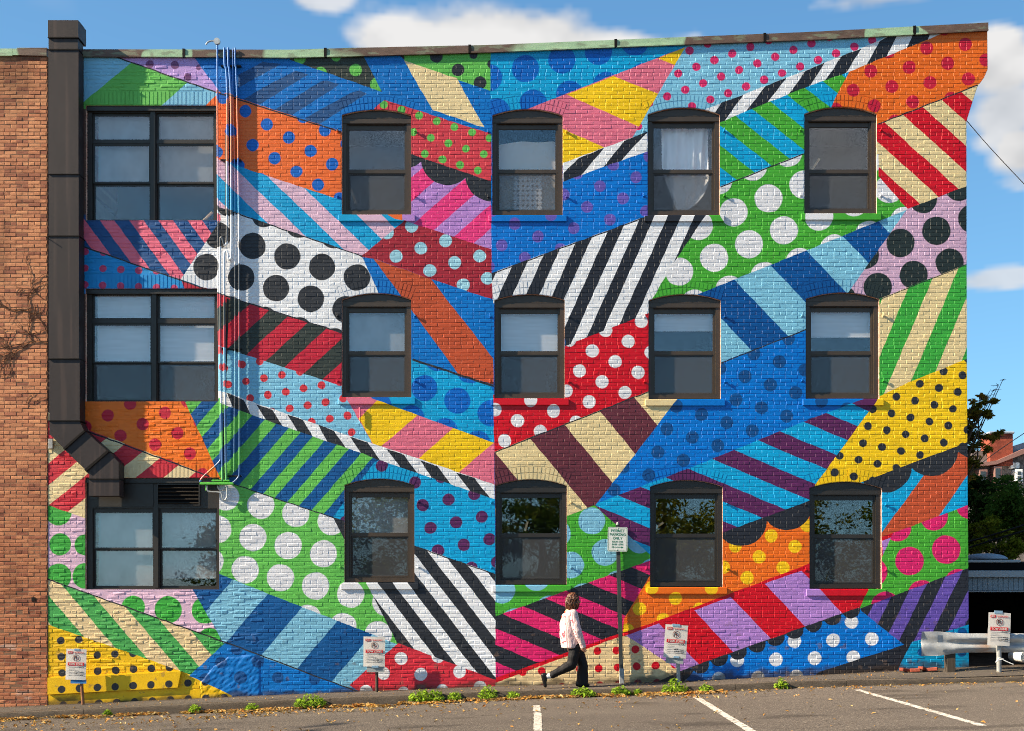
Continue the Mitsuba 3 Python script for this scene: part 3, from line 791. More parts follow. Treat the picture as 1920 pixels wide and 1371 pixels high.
# the arches: two rings of bricks on edge; a soldier course over the three wide windows
rings = []
for row in ARCH:
    for (x0, x1, ys, ya, yb) in row:
        for ring in range(2):
            _, (cx, cy, R, a) = arch_line(x0, x1, ys, ya)
            r0, r1 = R + .6 + ring * 12.2, R + .6 + ring * 12.2 + 11.2
            n = int(round(2 * a * (R + 12) / 7.6))
            da = 2 * a / n
            for k in range(n):
                t0, t1 = -a + k * da + .06 * da, -a + (k + 1) * da - .06 * da
                q_ = pxpoly([(cx + rr * math.sin(t), cy - rr * math.cos(t)) for rr, t in ((r0, t0), (r0, t1), (r1, t1), (r1, t0))])
                rings.append(poly_brick(q_, .45, .007))
for (x0, x1, y0, y1) in BAY:
    n = int((x1 - x0 + 4) / 7.4)
    w = (x1 - x0 + 4) / n
    for k in range(n):
        q_ = pxpoly([(x0 - 2 + k * w + .5, y0 - 26), (x0 - 2 + (k + 1) * w - .5, y0 - 26), (x0 - 2 + (k + 1) * w - .5, y0 - 1), (x0 - 2 + k * w + .5, y0 - 1)])
        rings.append(poly_brick(q_, .5, .008))
# the 300 that show largest: full stretchers nearest to the camera
order = sorted([i for i, t in enumerate(full) if not t[3]], key=lambda i: full[i][1] ** 2 + (full[i][2] - EYE) ** 2)
pick = set(order[:300])
for i in order[:300]:
    add('brick', tm(full[i][0], BOXF), 'm_mural', WALL)
rest = [full[i][0] for i in range(len(full)) if i not in pick]
rest_mesh = tm(np.vstack(rest), np.vstack([BOXF + 12 * k for k in range(len(rest))]))
key = add('brickwork', cat([rest_mesh] + cut + rings), 'm_mural', WALL)
lab(key, kind='stuff')

# shell behind the wall: side return with the cornice profile, rear, roof, floors, dim rooms
side = pxpoly([(1790, 62), (1851, 59)] + FLARE + [(1817, 1330), (1790, 1330)])
add('side_wall', extr(side, .325, 9.0), 'm_brick', B)
add('rear_wall', box(wx(91), wx(1788), 8.7, 9.0, -1, wz(115)), 'm_brick', B)
add('roof', box(wx(92), wx(1786), .33, 8.69, wz(135), wz(122)), 'm_cable', B)
for yy in (480, 835):
    add('floor', box(wx(92), wx(1786), .34, 3.6, wz(yy + 8), wz(yy - 8)), 'm_room', B)
add('partition', box(wx(92), wx(1786), 3.62, 3.72, -1, wz(136)), 'm_room', B)
for xx in (520, 850, 1130, 1430):
    add('partition', box(wx(xx) - .05, wx(xx) + .05, .34, 3.6, -.5, wz(136)), 'm_room', B)

# base ledge of painted concrete and the stucco patch beside it
gx = wx(91)
ledge = pxpoly([(91.5, 1271), (330, 1259.5), (341, 1258), (335, 1289), (91.5, 1302)])
add('ledge', extr(ledge, -.062, .003), 'm_mural', B)
foot = pxpoly([(91.5, 1304), (325, 1290.5), (338, 1296), (376, 1292), (376, 1340), (91.5, 1345)])
add('plinth', extr(foot, -.012, .003), 'm_mural', B)
st = stucco_zone.intersection(wall)
gxs, gzs = np.meshgrid(np.linspace(wx(374), wx(489), 40), np.linspace(wz(1318), wz(1228), 32))
P3 = np.stack([gxs, gxs * 0, gzs], -1).reshape(-1, 3)
hgt = (meshkit.fbm(P3 * 22, 5, 3) - .5) * .026
wt = np.array([1.0 if st.contains(sg.Point(a, b)) else .0 for a, _, b in P3])
P3[:, 1] = np.where(wt > 0, -.012 - hgt, .001)
ii, jj = np.meshgrid(np.arange(31), np.arange(39), indexing='ij')
a_ = ii * 40 + jj
qd = np.stack([a_, a_ + 1, a_ + 41, a_ + 40], -1).reshape(-1, 4)
add('stucco_patch', tm(P3, np.vstack([qd[:, [0, 1, 2]], qd[:, [0, 2, 3]]])), 'm_mural', B, smooth=True)

# coping of patinated copper flashing, in lengths with a cover strip at every joint
cop_top = [(91, 94), (156, 94.5), (400, 95), (545, 95.5), (660, 92), (921, 86.5), (1215, 74.5), (1525, 61.8), (1852, 44.5)]
cop_bot = [(91, 107.5), (156, 108), (400, 109), (545, 110), (660, 107.5), (921, 100), (1215, 88), (1525, 76.5), (1852, 59.5)]
joints = [148, 346, 611, 881, 1154, 1433, 1713, 1852]
for a, b in zip(joints, joints[1:]):
    xs = [a + .6] + [p for p, _ in cop_top if a + 1 < p < b - 1] + [b - .6]
    up = [(x, interp(x, cop_top)) for x in xs]
    dn = [(x, interp(x, cop_bot)) for x in xs]
    bod = extr(pxpoly(up + dn[::-1]), -.045, .42)
    lip = extr(pxpoly([(x, y - 1.8) for x, y in dn] + [(x, y + .8) for x, y in dn[::-1]]), -.058, -.044)
    add('flashing', cat([bod, lip]), 'm_patina', f'{B}__coping')
for j in joints[1:-1]:
    yt, yb_ = interp(j, cop_top), interp(j, cop_bot)
    add('cover_strip', extr(pxpoly([(j - 2.5, yt - .8), (j + 2.5, yt - .8), (j + 2.5, yb_ + .6), (j - 2.5, yb_ + .6)]), -.0605, .3), 'm_duct_dark', f'{B}__coping')


# ---------------------------------------------------------------- windows
def rect(x0, x1, y0, y1):
    return pxpoly([(x0, y0), (x1, y0), (x1, y1), (x0, y1)])


def ring(o, i, y0, y1):
    return extr(o.difference(i), y0, y1)


def pane(x0, x1, y0, y1, y):
    return sheet(rect(x0, x1, y0, y1), y)


WIN = {}
for r, row in enumerate(ARCH):
    for c, (x0, x1, ys, ya, yb) in enumerate(row):
        w = num(f'{B}__window')
        WIN[r, c] = w
        dark = r == 2 and c > 0
        mf = 'm_frame_dark' if dark else 'm_frame'
        al, _ = arch_line(x0, x1, ys, ya)
        opening = pxpoly(al + [(x1, yb), (x0, yb)])
        yt = ya + 25
        il, ir, ib = x0 + 8, x1 - 9, yb - 8.5
        mid = MID[r] + (c if r == 2 else 0)
        # casing with the arched head panel and the moulded head bar
        add('casing', ring(opening, rect(il, ir, yt, ib), .052, .17), mf, w)
        add('head_bar', extr(rect(x0 + 1, x1 - 1, yt - 9, yt - 1), .036, .0515), mf, w)
        add('head_panel', extr(pxpoly([(a, b + 1.5) for a, b in al] + [(x1 - 3, yt - 10), (x0 + 3, yt - 10)]), .046, .0515), mf, w)
        add('bottom_rail', extr(rect(x0 + .5, x1 - .5, ib + 1, yb - .5), .044, .0515), mf, w)
        add('stop', extr(rect(il + .2, il + 3, yt, ib), .086, .10), mf, w)
        add('stop', extr(rect(ir - 3, ir - .2, yt, ib), .086, .10), mf, w)
        # upper sash, in front; lower sash with its insect screen, behind
        us = rect(il + .3, ir - .3, yt + .3, mid + 3.5)
        ug = (il + 4, ir - 4.5, yt + 9, mid - 3.5)
        add('upper_sash', ring(us, rect(*ug), .101, .135), mf, w)
        ls = rect(il + .3, ir - .3, mid - 2.5, ib - .3)
        lg = (il + 4, ir - 4.5, mid + 3.5, ib - 5)
        add('lower_sash', ring(ls, rect(*lg), .137, .169), mf, w)
        add('pane', pane(*ug, .118), 'm_pane', w)
        add('pane', pane(*lg, .153), 'm_pane', w)
        sf = rect(il + 3.2, ir - 3.2, mid + 3.8, ib - .5)
        si_ = rect(il + 5, ir - 5, mid + 5.5, ib - 3)
        add('screen_frame', ring(sf, si_, .112, .124), mf, w)
        add('insect_screen', sheet(si_, .118), 'm_screen', w)
        # painted sill
        s_ = rbox(wx(x0 - 6.5), wx(x1 + 7.5), -.038, .05, wz(yb + 14), wz(yb + 2), .006)
        add('sill', s_, 'm_mural', w)
        # shutter pintles left on the wall beside the frame
        for px_ in (x0 - 7.5, x1 + 7.5):
            for py_ in (ys + 31, ys + 153):
                X, Z = wx(px_), wz(py_)
                m = cat([rbox(X - .016, X + .016, -.052, .0, Z - .014, Z + .012, .004), rbox(X - .008, X + .008, -.052, -.036, Z + .0125, Z + .045, .003),
                         rbox(X - .022, X + .022, -.012, 0, Z - .03, Z - .015, .003)])
                add('shutter_pintle', m, 'm_mural', B)

# wide windows of the left bay
BP = [dict(t=(213, 257.5), m=(267.5, 337.5), l=(344.5, 411), mul=(279.5, 290.5), x=(173, 397)),
      dict(t=(551, 594), m=(606, 676), l=(681.5, 750.5), mul=(282, 292.5), x=(172.5, 399)),
      dict(t=None, m=(959, 1026.5), l=(1032.5, 1101.5), mul=(286, 296.5), x=(174, 402))]
for r, (x0, x1, y0, y1) in enumerate(BAY):
    w = num(f'{B}__window')
    WIN[r, -1] = w
    b = BP[r]
    mx0, mx1 = b['mul']
    xl, xr = b['x']
    mf = 'm_bay_frame'
    opening = rect(x0, x1, y0, y1)
    top = b['t'][0] - 4 if b['t'] else b['m'][0] - 6
    bot = b['l'][1] + 1
    lights = []
    for (a, e) in ((xl - 3, mx0), (mx1, xr + 3)):
        lights.append(rect(a, e, top, bot))
    inner = shapely.union_all(lights)
    fr = opening.difference(inner)
    add('frame', extr(fr, .07, .18), mf, w)
    add('mullion', extr(rect(mx0 + 1.5, mx1 - 1.5, top - 2, bot), .048, .0695), mf, w)
    add('head_bar', extr(rect(x0 + 1, x1 - 1, y0 + 1, y0 + 9), .02, .0695), mf, w)
    for (a, e) in ((xl - 3, mx0), (mx1, xr + 3)):
        if b['t']:
            add('transom', extr(rect(a, e, b['t'][1] + 1.5, b['m'][0] - 1.5), .085, .15), mf, w)
            add('transom_frame', ring(rect(a, e, top, b['t'][1] + 1.5), rect(a + 3, e - 3, b['t'][0], b['t'][1]), .11, .15), mf, w)
            add('pane', pane(a + 3, e - 3, b['t'][0], b['t'][1], .13), 'm_pane', w)
            us0 = b['m'][0] - 1.5
        else:
            us0 = top
        add('upper_sash', ring(rect(a + .4, e - .4, us0, b['m'][1] + 3.5), rect(a + 3.4, e - 3.4, b['m'][0] + 2, b['m'][1]), .10, .134), mf, w)
        add('pane', pane(a + 3.4, e - 3.4, b['m'][0] + 2, b['m'][1], .118), 'm_pane', w)
        add('lower_sash', ring(rect(a + .4, e - .4, b['l'][0] - 4, bot), rect(a + 3.4, e - 3.4, b['l'][0], b['l'][1] - 3), .136, .17), mf, w)
        add('pane', pane(a + 3.4, e - 3.4, b['l'][0], b['l'][1] - 3, .153), 'm_pane', w)
        if r == 1:
            add('insect_screen', sheet(rect(a + 3, e - 3, b['l'][0] - .5, b['l'][1] - 1), .118), 'm_screen', w)
    if r == 2:   # solid panel above, with a louvred vent
        add('head_panel', extr(rect(x0 + 11, mx0 - 1, 906, 950), .056, .0695), mf, w)
        lx0, lx1, ly0, ly1 = 295, 371.5, 909, 946
        add('louvre_box', ring(rect(lx0 - 2, lx1 + 2, ly0 - 2, ly1 + 2), rect(lx0, lx1, ly0, ly1), .035, .0695), mf, w)
        add('louvre_back', sheet(rect(lx0, lx1, ly0, ly1), .0685), 'm_dark', w)
        for k in range(5):
            yy = ly0 + 2 + k * 7.1
            sl = box(wx(lx0 + .3), wx(lx1 - .3), .0375, .068, 0, .012)
            sl.apply_transform(trimesh.transformations.rotation_matrix(math.radians(38), [1, 0, 0], [0, .053, .006]))
            sl.apply_translation([0, 0, wz(yy + 4)])
            add('louvre_slat', sl, mf, w)

# ---------------------------------------------------------------- what shows behind the panes
def hang(name, mesh, mat, label, category, group=None, smooth=False):
    k = add(name, mesh, mat, smooth=smooth)
    lab(k, label, category, group)
    return k


def blind(x0, x1, y0, y1, y, mat, label):
    k = num('roller_blind')
    scene[f'{k}__cloth'] = mikit.ply(cat([sheet(rect(x0, x1, y0, y1), y)]), mat)
    scene[f'{k}__hem_bar'] = mikit.ply(rbox(wx(x0), wx(x1), y - .012, y + .012, wz(y1 + 2), wz(y1), .004), mat)
    lab(k, label, 'blind')


ROW = ('top row', 'middle row', 'bottom row')
b0, b1 = BP[0], BP[1]
blind(176, 278.5, 205, 339, .23, 'm_film', 'grey blind in the left half of the wide top row window')
blind(293, 395, 205, 339, .23, 'm_film', 'grey blind in the right half of the wide top row window')
blind(175, 281, 545, 672, .21, 'm_blind', 'pale blue-white blind in the left half of the wide middle row window')
blind(294, 397, 545, 672, .21, 'm_blind', 'pale blue-white blind in the right half of the wide middle row window')
blind(177, 285, 953, 1098, .21, 'm_film', 'crumpled grey film blind, left half of the wide bottom row window')
blind(298, 400, 953, 1083, .21, 'm_film', 'grey film blind stopping above the sill, right half of the wide bottom row window')
blind(651, 761, 570, 655, .21, 'm_film', 'frosted pale blind in the narrow middle row window nearest to the wide windows')
blind(937, 1049, 570, 656, .21, 'm_blind', 'full white blind in the middle row window just right of the mural seam')
blind(1226, 1341, 570, 615, .21, 'm_blind', 'short white blind in the second middle row window from the building corner')
blind(1521, 1639, 570, 627, .21, 'm_blind', 'short white blind in the middle row window closest to the building corner')
blind(656, 767, 915, 997, .21, 'm_film', 'dull grey blind in the narrow bottom row window left of the mural seam')
# draped white curtain, top row
u = np.linspace(0, 1, 60); v = np.linspace(0, 1, 44)
U, V = np.meshgrid(u, v)
left = 1243 + 2 * V + np.where(V > .45, (V - .45) ** 1.3 * 62, 0)
right = 1331 + 1.5 * V - np.where(V > .55, ((V - .55) / .45) ** 2.6 * 44, 0)
PX = left + (right - left) * U
PY = 232 + V * (163 - 10 * np.abs(U - .45))
Yc = .24 + .018 * np.sin(U * 34 + V * 2) * (1 - .4 * V) + .02 * np.sin(U * 13 + 5 * V)
cv = np.stack([(PX - 1000) * S, Yc, EYE - (PY - 1120) * S], -1).reshape(-1, 3)
ii, jj = np.meshgrid(np.arange(43), np.arange(59), indexing='ij')
a_ = ii * 60 + jj
qd = np.stack([a_, a_ + 60, a_ + 61, a_ + 1], -1).reshape(-1, 4)
hang('curtain', tm(cv, np.vstack([qd[:, [0, 1, 2]], qd[:, [0, 2, 3]]])), 'm_curtain', 'white sheet curtain gathered to a point inside a top row window', 'curtain', smooth=True)
# pale cloth behind the top row window with the disc screen
k = num('cloth_panel')
scene[k] = mikit.ply(cat([sheet(pxpoly([(934, 262), (955, 258), (978, 255), (1010, 257), (1036, 255), (1046, 257), (1046, 392), (934, 392)]), .27), sheet(rect(978, 979, 256, 392), .268)]), 'm_beige')
lab(k, 'pale beige cloth covering the top row window just right of the mural seam', 'cloth')
k = num('disc_screen')
lab(k, 'hanging screen of white discs in the lower half of a top row window', 'window decoration')
for i in range(6):
    for j in range(7):
        X, Z = wx(967 + i * 9), wz(328.5 + j * 9.2)
        m = trimesh.creation.cylinder(.043, .004, sections=14)
        m.apply_transform(trimesh.transformations.rotation_matrix(math.pi / 2, [1, 0, 0]))
        m.apply_translation([X, .20, Z])
        add('disc', m, 'm_curtain', k)


def stick(pts, label):
    p = [(wx(a), .19, wz(b)) for a, b in pts]
    hang('window_stick', tube(p, .022, 5), 'm_wood', label, 'wooden stick')


stick([(655, 350), (664, 376)], 'thin pale stick leaning inside the top row window left of the mural seam')
stick([(1515, 330), (1541, 291)], 'pale wooden stick propped across the top row window at the building corner')
stick([(984.5, 995), (989, 977)], 'short pale wooden stick standing in the bottom row window nearest to the walking person')
stick([(1229, 990), (1246, 979)], 'short pale wooden stick slanting in the bottom row window above the orange dotted patch')
stick([(372, 412), (393, 392)], 'pale stick leaning in the right corner of the wide top row window')

# ---------------------------------------------------------------- brick building next door
N = 'brick_building'
lab(N, 'plain weathered orange-brown brick building joining the painted one at its left edge', 'building')
nz = pxpoly([(-420, 104), (60, 106), (89.5, 107), (89.5, 1360), (-420, 1390)])
NW = f'{N}__wall'
scene[NW] = mikit.ply(extr(nz, -.012, .4), 'm_mortar')
nfull, ncut = lay(nz.buffer(-.003), sg.Point(-99, -99).buffer(.1), wx(-420), wx(90), wz(1375), wz(104), lambda a, b: .16 if b < 1100 else .4)
for t in nfull:
    t[0][:, 1] -= .012
for m in ncut:
    m.apply_translation([0, -.012, 0])
order = sorted([i for i, t in enumerate(nfull) if not t[3] and t[1] > wx(2)], key=lambda i: t[1] * 0 + nfull[i][1] ** 2 + (nfull[i][2] - EYE) ** 2)
pick = set(order[:300])
for i in order[:300]:
    add('brick', tm(nfull[i][0], BOXF), 'm_brick', NW)
rest = [nfull[i][0] for i in range(len(nfull)) if i not in pick]
key = add('brickwork', cat([tm(np.vstack(rest), np.vstack([BOXF + 12 * k for k in range(len(rest))]))] + ncut), 'm_brick', NW)
lab(key, kind='stuff')
for a, b, t0, t1 in ((-420, -180, 92, 92), (-179.5, 25, 93, 93.5), (25.5, 89, 93.5, 95)):
    m = extr(pxpoly([(a, t0), (b, t1), (b, 107), (a, 105.5)]), -.05, .5)
    add('flashing', m, 'm_patina', f'{N}__coping')
add('flashing', rbox(wx(32), wx(89), -.02, .3, wz(93), wz(90.5), .004), 'm_patina', f'{N}__coping')
add('side_wall', box(wx(-420), wx(89), .41, 9, -1, wz(120)), 'm_brick', N)
add('vent_brick', rbox(wx(60), wx(67), -.028, 0, wz(1128), wz(1120), .003), 'm_duct_dark', N)

# bare creeper on that wall
def creeper():
    ms = []

    def branch(p, ang, n, r, depth):
        pts = [p]
        for _ in range(n):
            ang += rng.uniform(-.45, .45)
            p = (p[0] + math.cos(ang) * .055, p[1] + math.sin(ang) * .055)
            if not (wx(-40) < p[0] < wx(88)):
                break
            pts.append(p)
            if depth < 3 and rng.uniform() < .34:
                branch(p, ang + rng.choice([-1, 1]) * rng.uniform(.5, 1.1), max(3, int(n * .6)), r * .66, depth + 1)
        if len(pts) > 1:
            ms.append(tube([(a, -.026 - .006 * rng.uniform(), b) for a, b in pts], np.linspace(r, r * .4, len(pts)), 5))
    branch((wx(90), wz(641)), math.pi - .02, 16, .010, 0)
    branch((wx(60), wz(640)), math.pi + .5, 14, .009, 1)
    branch((wx(90), wz(624)), math.pi - 1.0, 10, .010, 0)
    branch((wx(80), wz(560)), math.pi - .7, 10, .008, 1)
    branch((wx(62), wz(640)), math.pi - .6, 14, .009, 1)
    branch((wx(60), wz(578)), math.pi + .1, 16, .009, 1)
    branch((wx(88), wz(745)), math.pi + .3, 5, .005, 2)
    branch((wx(50), wz(760)), math.pi / 2, 5, .005, 2)
    return cat(ms)


hang('creeper', creeper(), 'm_vine', 'bare brown creeper stems spreading over the unpainted brick wall', 'climbing plant')

# ---------------------------------------------------------------- sheet metal exhaust duct
D_ = 'exhaust_duct'
lab(D_, 'tall dark brown sheet metal duct running down the corner between the two buildings', 'duct')


def duct(name, pts, d0, d1, mat='m_duct'):
    """pts are the outline of the front face as drawn on the survey, at distance d1 from the wall"""
    return add(name, extr(sg.Polygon([(wx(a, d1), wz(b, d1)) for a, b in pts]), -d1, -d0), mat, D_)


def r4(x0, x1, y0, y1): return [(x0, y0), (x1, y0), (x1, y1), (x0, y1)]


duct('cap', r4(90, 146.5, 38, 69.5), -.10, .285)
duct('cap_hood', r4(146.7, 150, 42, 68), -.12, .10)
duct('flange', r4(89.4, 147.2, 69.7, 71), .01, .29, 'm_duct_dark')
duct('section', r4(91, 146, 71.2, 92), .01, .262)
duct('flange', r4(89.4, 147.4, 92.2, 93.4), .01, .285, 'm_duct_dark')
duct('section', r4(90.5, 147, 93.6, 326), .01, .268)
duct('section', r4(91.5, 147.6, 327, 441.5), .01, .255)
duct('flange', r4(90, 148, 326.1, 326.9), .01, .275, 'm_duct_dark')
duct('flange', r4(88, 148.4, 441.7, 443.4), .01, .29, 'm_duct_dark')
duct('section', r4(91.5, 148, 443.6, 672), .01, .275)
duct('flange', r4(90, 149, 672.2, 673.6), .01, .3, 'm_duct_dark')
duct('section', r4(92.5, 149.5, 673.8, 788), .01, .275)
duct('flange', r4(90.5, 151, 788.2, 790), .01, .31, 'm_duct_dark')
duct('elbow', [(92.6, 790.2), (149, 790.2), (157, 806.5), (118.6, 840), (92.6, 814)], .01, .29)
duct('flange', [(156.6, 806.8), (160, 808.6), (120.5, 843.6), (117.8, 840.6)], .01, .32, 'm_duct_dark')
duct('section', [(160.2, 809), (200, 845), (159, 880), (121, 843.8)], .01, .29)
duct('flange', [(200.2, 845.2), (204, 847.2), (161, 884.5), (157.5, 880.8)], .01, .32, 'm_duct_dark')
duct('elbow', [(204, 847.6), (222.6, 867), (222.6, 897.5), (167.2, 897.5), (167.2, 890), (161.4, 884.8)], .01, .29)
duct('flange', r4(165.5, 223.6, 897.7, 899.4), .01, .315, 'm_duct_dark')
duct('outlet', r4(166.5, 223.5, 899.6, 930), .06, .295)
add('rod', tube([(wx(88, .3), -.02, wz(445, .3)), (wx(88, .3), -.34, wz(446, .3))], .008, 6), 'm_cable', D_)
add('bracket', rbox(wx(92.5), wx(101), -.06, -.012, wz(842), wz(824), .004), 'm_galv', D_)

# ---------------------------------------------------------------- conduits
def conduit(pts, d, r, label, mat='m_conduit', name='wall_conduit', group='conduits down the painted wall'):
    p = smooth_path([(wx(a, d), -d, wz(b, d)) for a, b in pts])
    hang(name, tube(p, r, 8), mat, label, 'conduit', group, smooth=60)


cw = num('weatherhead_conduit')
lab(cw, 'slim conduit rising above the roof edge to a grey weatherhead, leftmost of the conduits', 'conduit')
pth = smooth_path([(wx(407.5, .07), -.07, wz(84, .07)), (wx(408, .07), -.07, wz(250, .07)), (wx(409, .07), -.07, wz(520, .07)), (wx(411, .07), -.07, wz(700, .07)), (wx(414, .07), -.07, wz(858, .07)), (wx(413, .07), -.07, wz(866, .07)), (wx(378, .07), -.07, wz(896, .07)), (wx(375, .07), -.07, wz(904, .07))])
scene[f'{cw}__pipe'] = mikit.ply(tube(pth, .016, 8), 'm_conduit', smooth=60)
m = trimesh.creation.cylinder(.055, .05, sections=18); m.apply_transform(trimesh.transformations.rotation_matrix(math.pi / 2, [1, 0, 0])); m.apply_translation([wx(407, .08), -.08, wz(78, .08)])
scene[f'{cw}__head'] = mikit.ply(m, 'm_steel')
scene[f'{cw}__arm'] = mikit.ply(tube(smooth_path([(wx(402, .08), -.08, wz(77, .08)), (wx(396, .08), -.09, wz(77.5, .08)), (wx(390, .08), -.1, wz(80, .08)), (wx(387, .08), -.1, wz(85, .08))]), .014, 7), 'm_steel', smooth=60)
conduit([(420.5, 90), (421, 124), (424.5, 128), (426.5, 180), (426.5, 300), (426, 450), (424, 461), (419, 458), (417.5, 447), (414.5, 444.5), (412.5, 449), (413, 560), (413.5, 700), (417, 880), (417, 902)], .082, .022, 'conduit with an upper hairpin bend, second from the left in the bundle')
conduit([(427.5, 90), (428, 124), (430, 128), (433.5, 180), (433.5, 300), (434.5, 478), (432, 488), (428, 486), (427.5, 473), (423.5, 469.5), (420, 475), (420.5, 560), (421, 700), (424, 902)], .078, .022, 'conduit with a lower hairpin bend, third from the left in the bundle')
conduit([(436, 91), (436.5, 200), (440, 300), (440.5, 560), (440, 720), (439, 878), (438, 886)], .072, .011, 'very thin straight conduit, second from the right in the bundle')
conduit([(440.5, 90), (441, 124), (443, 128), (447, 300), (448.5, 560), (449, 720), (449, 862), (449, 892), (444, 899), (436, 906)], .075, .015, 'slim pale conduit, rightmost of the bundle, bending to the green bracket')
conduit([(430, 150), (431, 300), (431.5, 440)], .05, .014, 'black cable between the upper conduits of the bundle', 'm_cable', 'wall_cable', 'black cables among the conduits')
conduit([(424, 250), (424.5, 330), (424, 400)], .048, .016, 'black cable behind the upper conduits beside the orange dotted patch', 'm_cable', 'wall_cable', 'black cables among the conduits')
conduit([(427, 560), (425, 640), (420.5, 760), (420, 900)], .05, .019, 'thick black cable down the lower half of the conduit bundle', 'm_cable', 'wall_cable', 'black cables among the conduits')
for yy in (126, 302, 655, 893):
    hang('conduit_strap', rbox(wx(414, .05), wx(452, .05), -.062, 0, wz(yy + 1.5), wz(yy - 1.2), .004), 'm_cable', {126: 'dark strap holding the conduits just below the roof edge', 302: 'dark strap holding the conduits at the lower edge of the orange dotted patch', 655: 'dark strap holding the conduits at the top of the light blue dotted patch', 893: 'dark strap holding the conduits just above the green bracket'}[yy], 'strap')
k = num('green_bracket')
lab(k, 'green painted metal bracket at the foot of the conduit bundle', 'bracket')
scene[f'{k}__channel'] = mikit.ply(rbox(wx(375, .1), wx(437, .1), -.115, -.03, wz(909, .1), wz(904.5, .1), .006), 'm_green_paint')
scene[f'{k}__rail'] = mikit.ply(rbox(wx(397, .1), wx(430, .1), -.10, -.05, wz(902.6, .1), wz(900, .1), .004), 'm_green_paint')
scene[f'{k}__stem'] = mikit.ply(rbox(wx(384, .1), wx(386, .1), -.09, -.06, wz(920, .1), wz(909.3, .1), .003), 'm_green_paint')
conduit([(388, 911), (388, 919), (391, 922.5), (412, 923), (416, 926), (416.5, 934), (420, 939), (424.5, 936), (426, 928), (426, 911)], .08, .014, 'bare grey conduit looping below the green bracket', 'm_steel', 'loop_conduit', None)
conduit([(408, 911), (410, 917), (415, 919), (420, 917), (421, 911)], .06, .014, 'small grey U-shaped conduit right under the green bracket', 'm_steel', 'loop_conduit', None)
conduit([(674.5, 764), (674.8, 780), (674.5, 794)], .04, .016, 'short stub pipe on the wall beside the pink and yellow stripes', 'm_mural', 'stub_pipe', None)

# ---------------------------------------------------------------- ground
def strip(xs, rows):
    """sheet through rows of (y, z(xs)) lines, rows from far to near"""
    v = np.vstack([np.stack([xs, np.full(len(xs), y) if np.isscalar(y) else y, z], 1) for y, z in rows])
    n = len(xs)
    ii, jj = np.meshgrid(np.arange(len(rows) - 1), np.arange(n - 1), indexing='ij')
    a = ii * n + jj
    q_ = np.stack([a, a + n, a + n + 1, a + 1], -1).reshape(-1, 4)
    return tm(v, np.vstack([q_[:, [0, 1, 2]], q_[:, [0, 2, 3]]]))


XS = np.concatenate([[-400, -120, -60, -30], np.linspace(-14, 12, 131), [20, 30, 60, 120, 400]])
KW = .15


def zr(X):
    return np.interp(X, XS, z_kbot(np.clip(XS, -30, 30)))


def zt(X):
    return np.interp(X, XS, z_ktop(np.clip(XS, -30, 30)))


def zb(X):
    return np.interp(X, XS, z_base(np.clip(XS, -30, 30)))


key = add('road', strip(XS, [(y, zr(XS)) for y in (-(KD - .05), -2, -4, -8, -14, -24, -60, -200, -1200)]), 'm_asphalt', smooth=True)
lab(key, kind='structure')
key = add('pavement', strip(XS, [(.02, zb(XS) + .004), (-.3, z_walk(XS, .3) * 1.0 if False else (zb(XS) * (1 - .3 / KD) + zt(XS) * .3 / KD)), (-(KD - KW), zb(XS) * (KW / KD) + zt(XS) * (1 - KW / KD))]), 'm_walk', smooth=True)
lab(key, kind='structure')
key = add('ground', strip(XS, [(1200, zb(XS) + 3), (60, zb(XS) + 1.5), (12, zb(XS) + .25), (.0, zb(XS) - .012)]), 'm_soil', smooth=True)
lab(key, kind='structure')
# granite kerb in lengths with open joints and a rough face
labels['kerb'] = {'kind': 'structure'}
x = wx(-60, KD)
while x < wx(1990, KD):
    L = rng.uniform(1.5, 2.3)
    n = max(4, int(L / .09))
    xs = np.linspace(x + .004, x + L - .004, n)
    top, bot = zt(xs) + rng.uniform(-.006, .006), zr(xs) - .05
    prof = []
    for t, (yy, zz) in enumerate(((-(KD - KW) + .003, 0), (-(KD - KW) - .02, 0), (-(KD - .012), 0), (-KD, -.014), (-KD - .004, -.06), (-KD - .008, None))):
        j = (meshkit.fbm(np.stack([xs * 9, np.full(n, yy * 30 + t), xs * 0 + t * 3.1], -1), 3, 9) - .5)
        y_ = yy + (j * .02 if t >= 2 else 0)
        z_ = (top + zz + (j * .012 if 0 < t < 5 else 0)) if zz is not None else bot
        prof.append((y_, z_))
    m = strip(xs, prof)
    n0 = len(prof)
    caps = []
    for e in (0, n - 1):
        ids = [k_ * n + e for k_ in range(n0)]
        for a, b in zip(ids[1:], ids[2:]):
            caps.append([ids[0], a, b] if e == 0 else [ids[0], b, a])
    add('stone', tm(m.vertices, np.vstack([m.faces, caps])), 'm_kerb', 'kerb', smooth=35)
    x += L
# parking bay lines
LN = 0
for X0, y0, y1 in ((.05, -2.38, -3.35), (.06, -3.46, -7.4), (2.6, -1.75, -7.4), (5.2, -1.72, -7.4)):
    yy = np.linspace(y0, y1, 24)
    xa = np.array([X0 - .055, X0 + .055])
    v, f = [], []
    for i, y in enumerate(yy):
        for xx in xa + rng.uniform(-.006, .006, 2):
            v.append((xx, y, float(zr(np.array([xx]))[0]) + .004))
        if i:
            k_ = 2 * i
            f += [[k_ - 2, k_, k_ + 1], [k_ - 2, k_ + 1, k_ - 1]]
    key = add('bay_line', tm(v, f), 'm_roadline')
    lab(key, kind='structure')


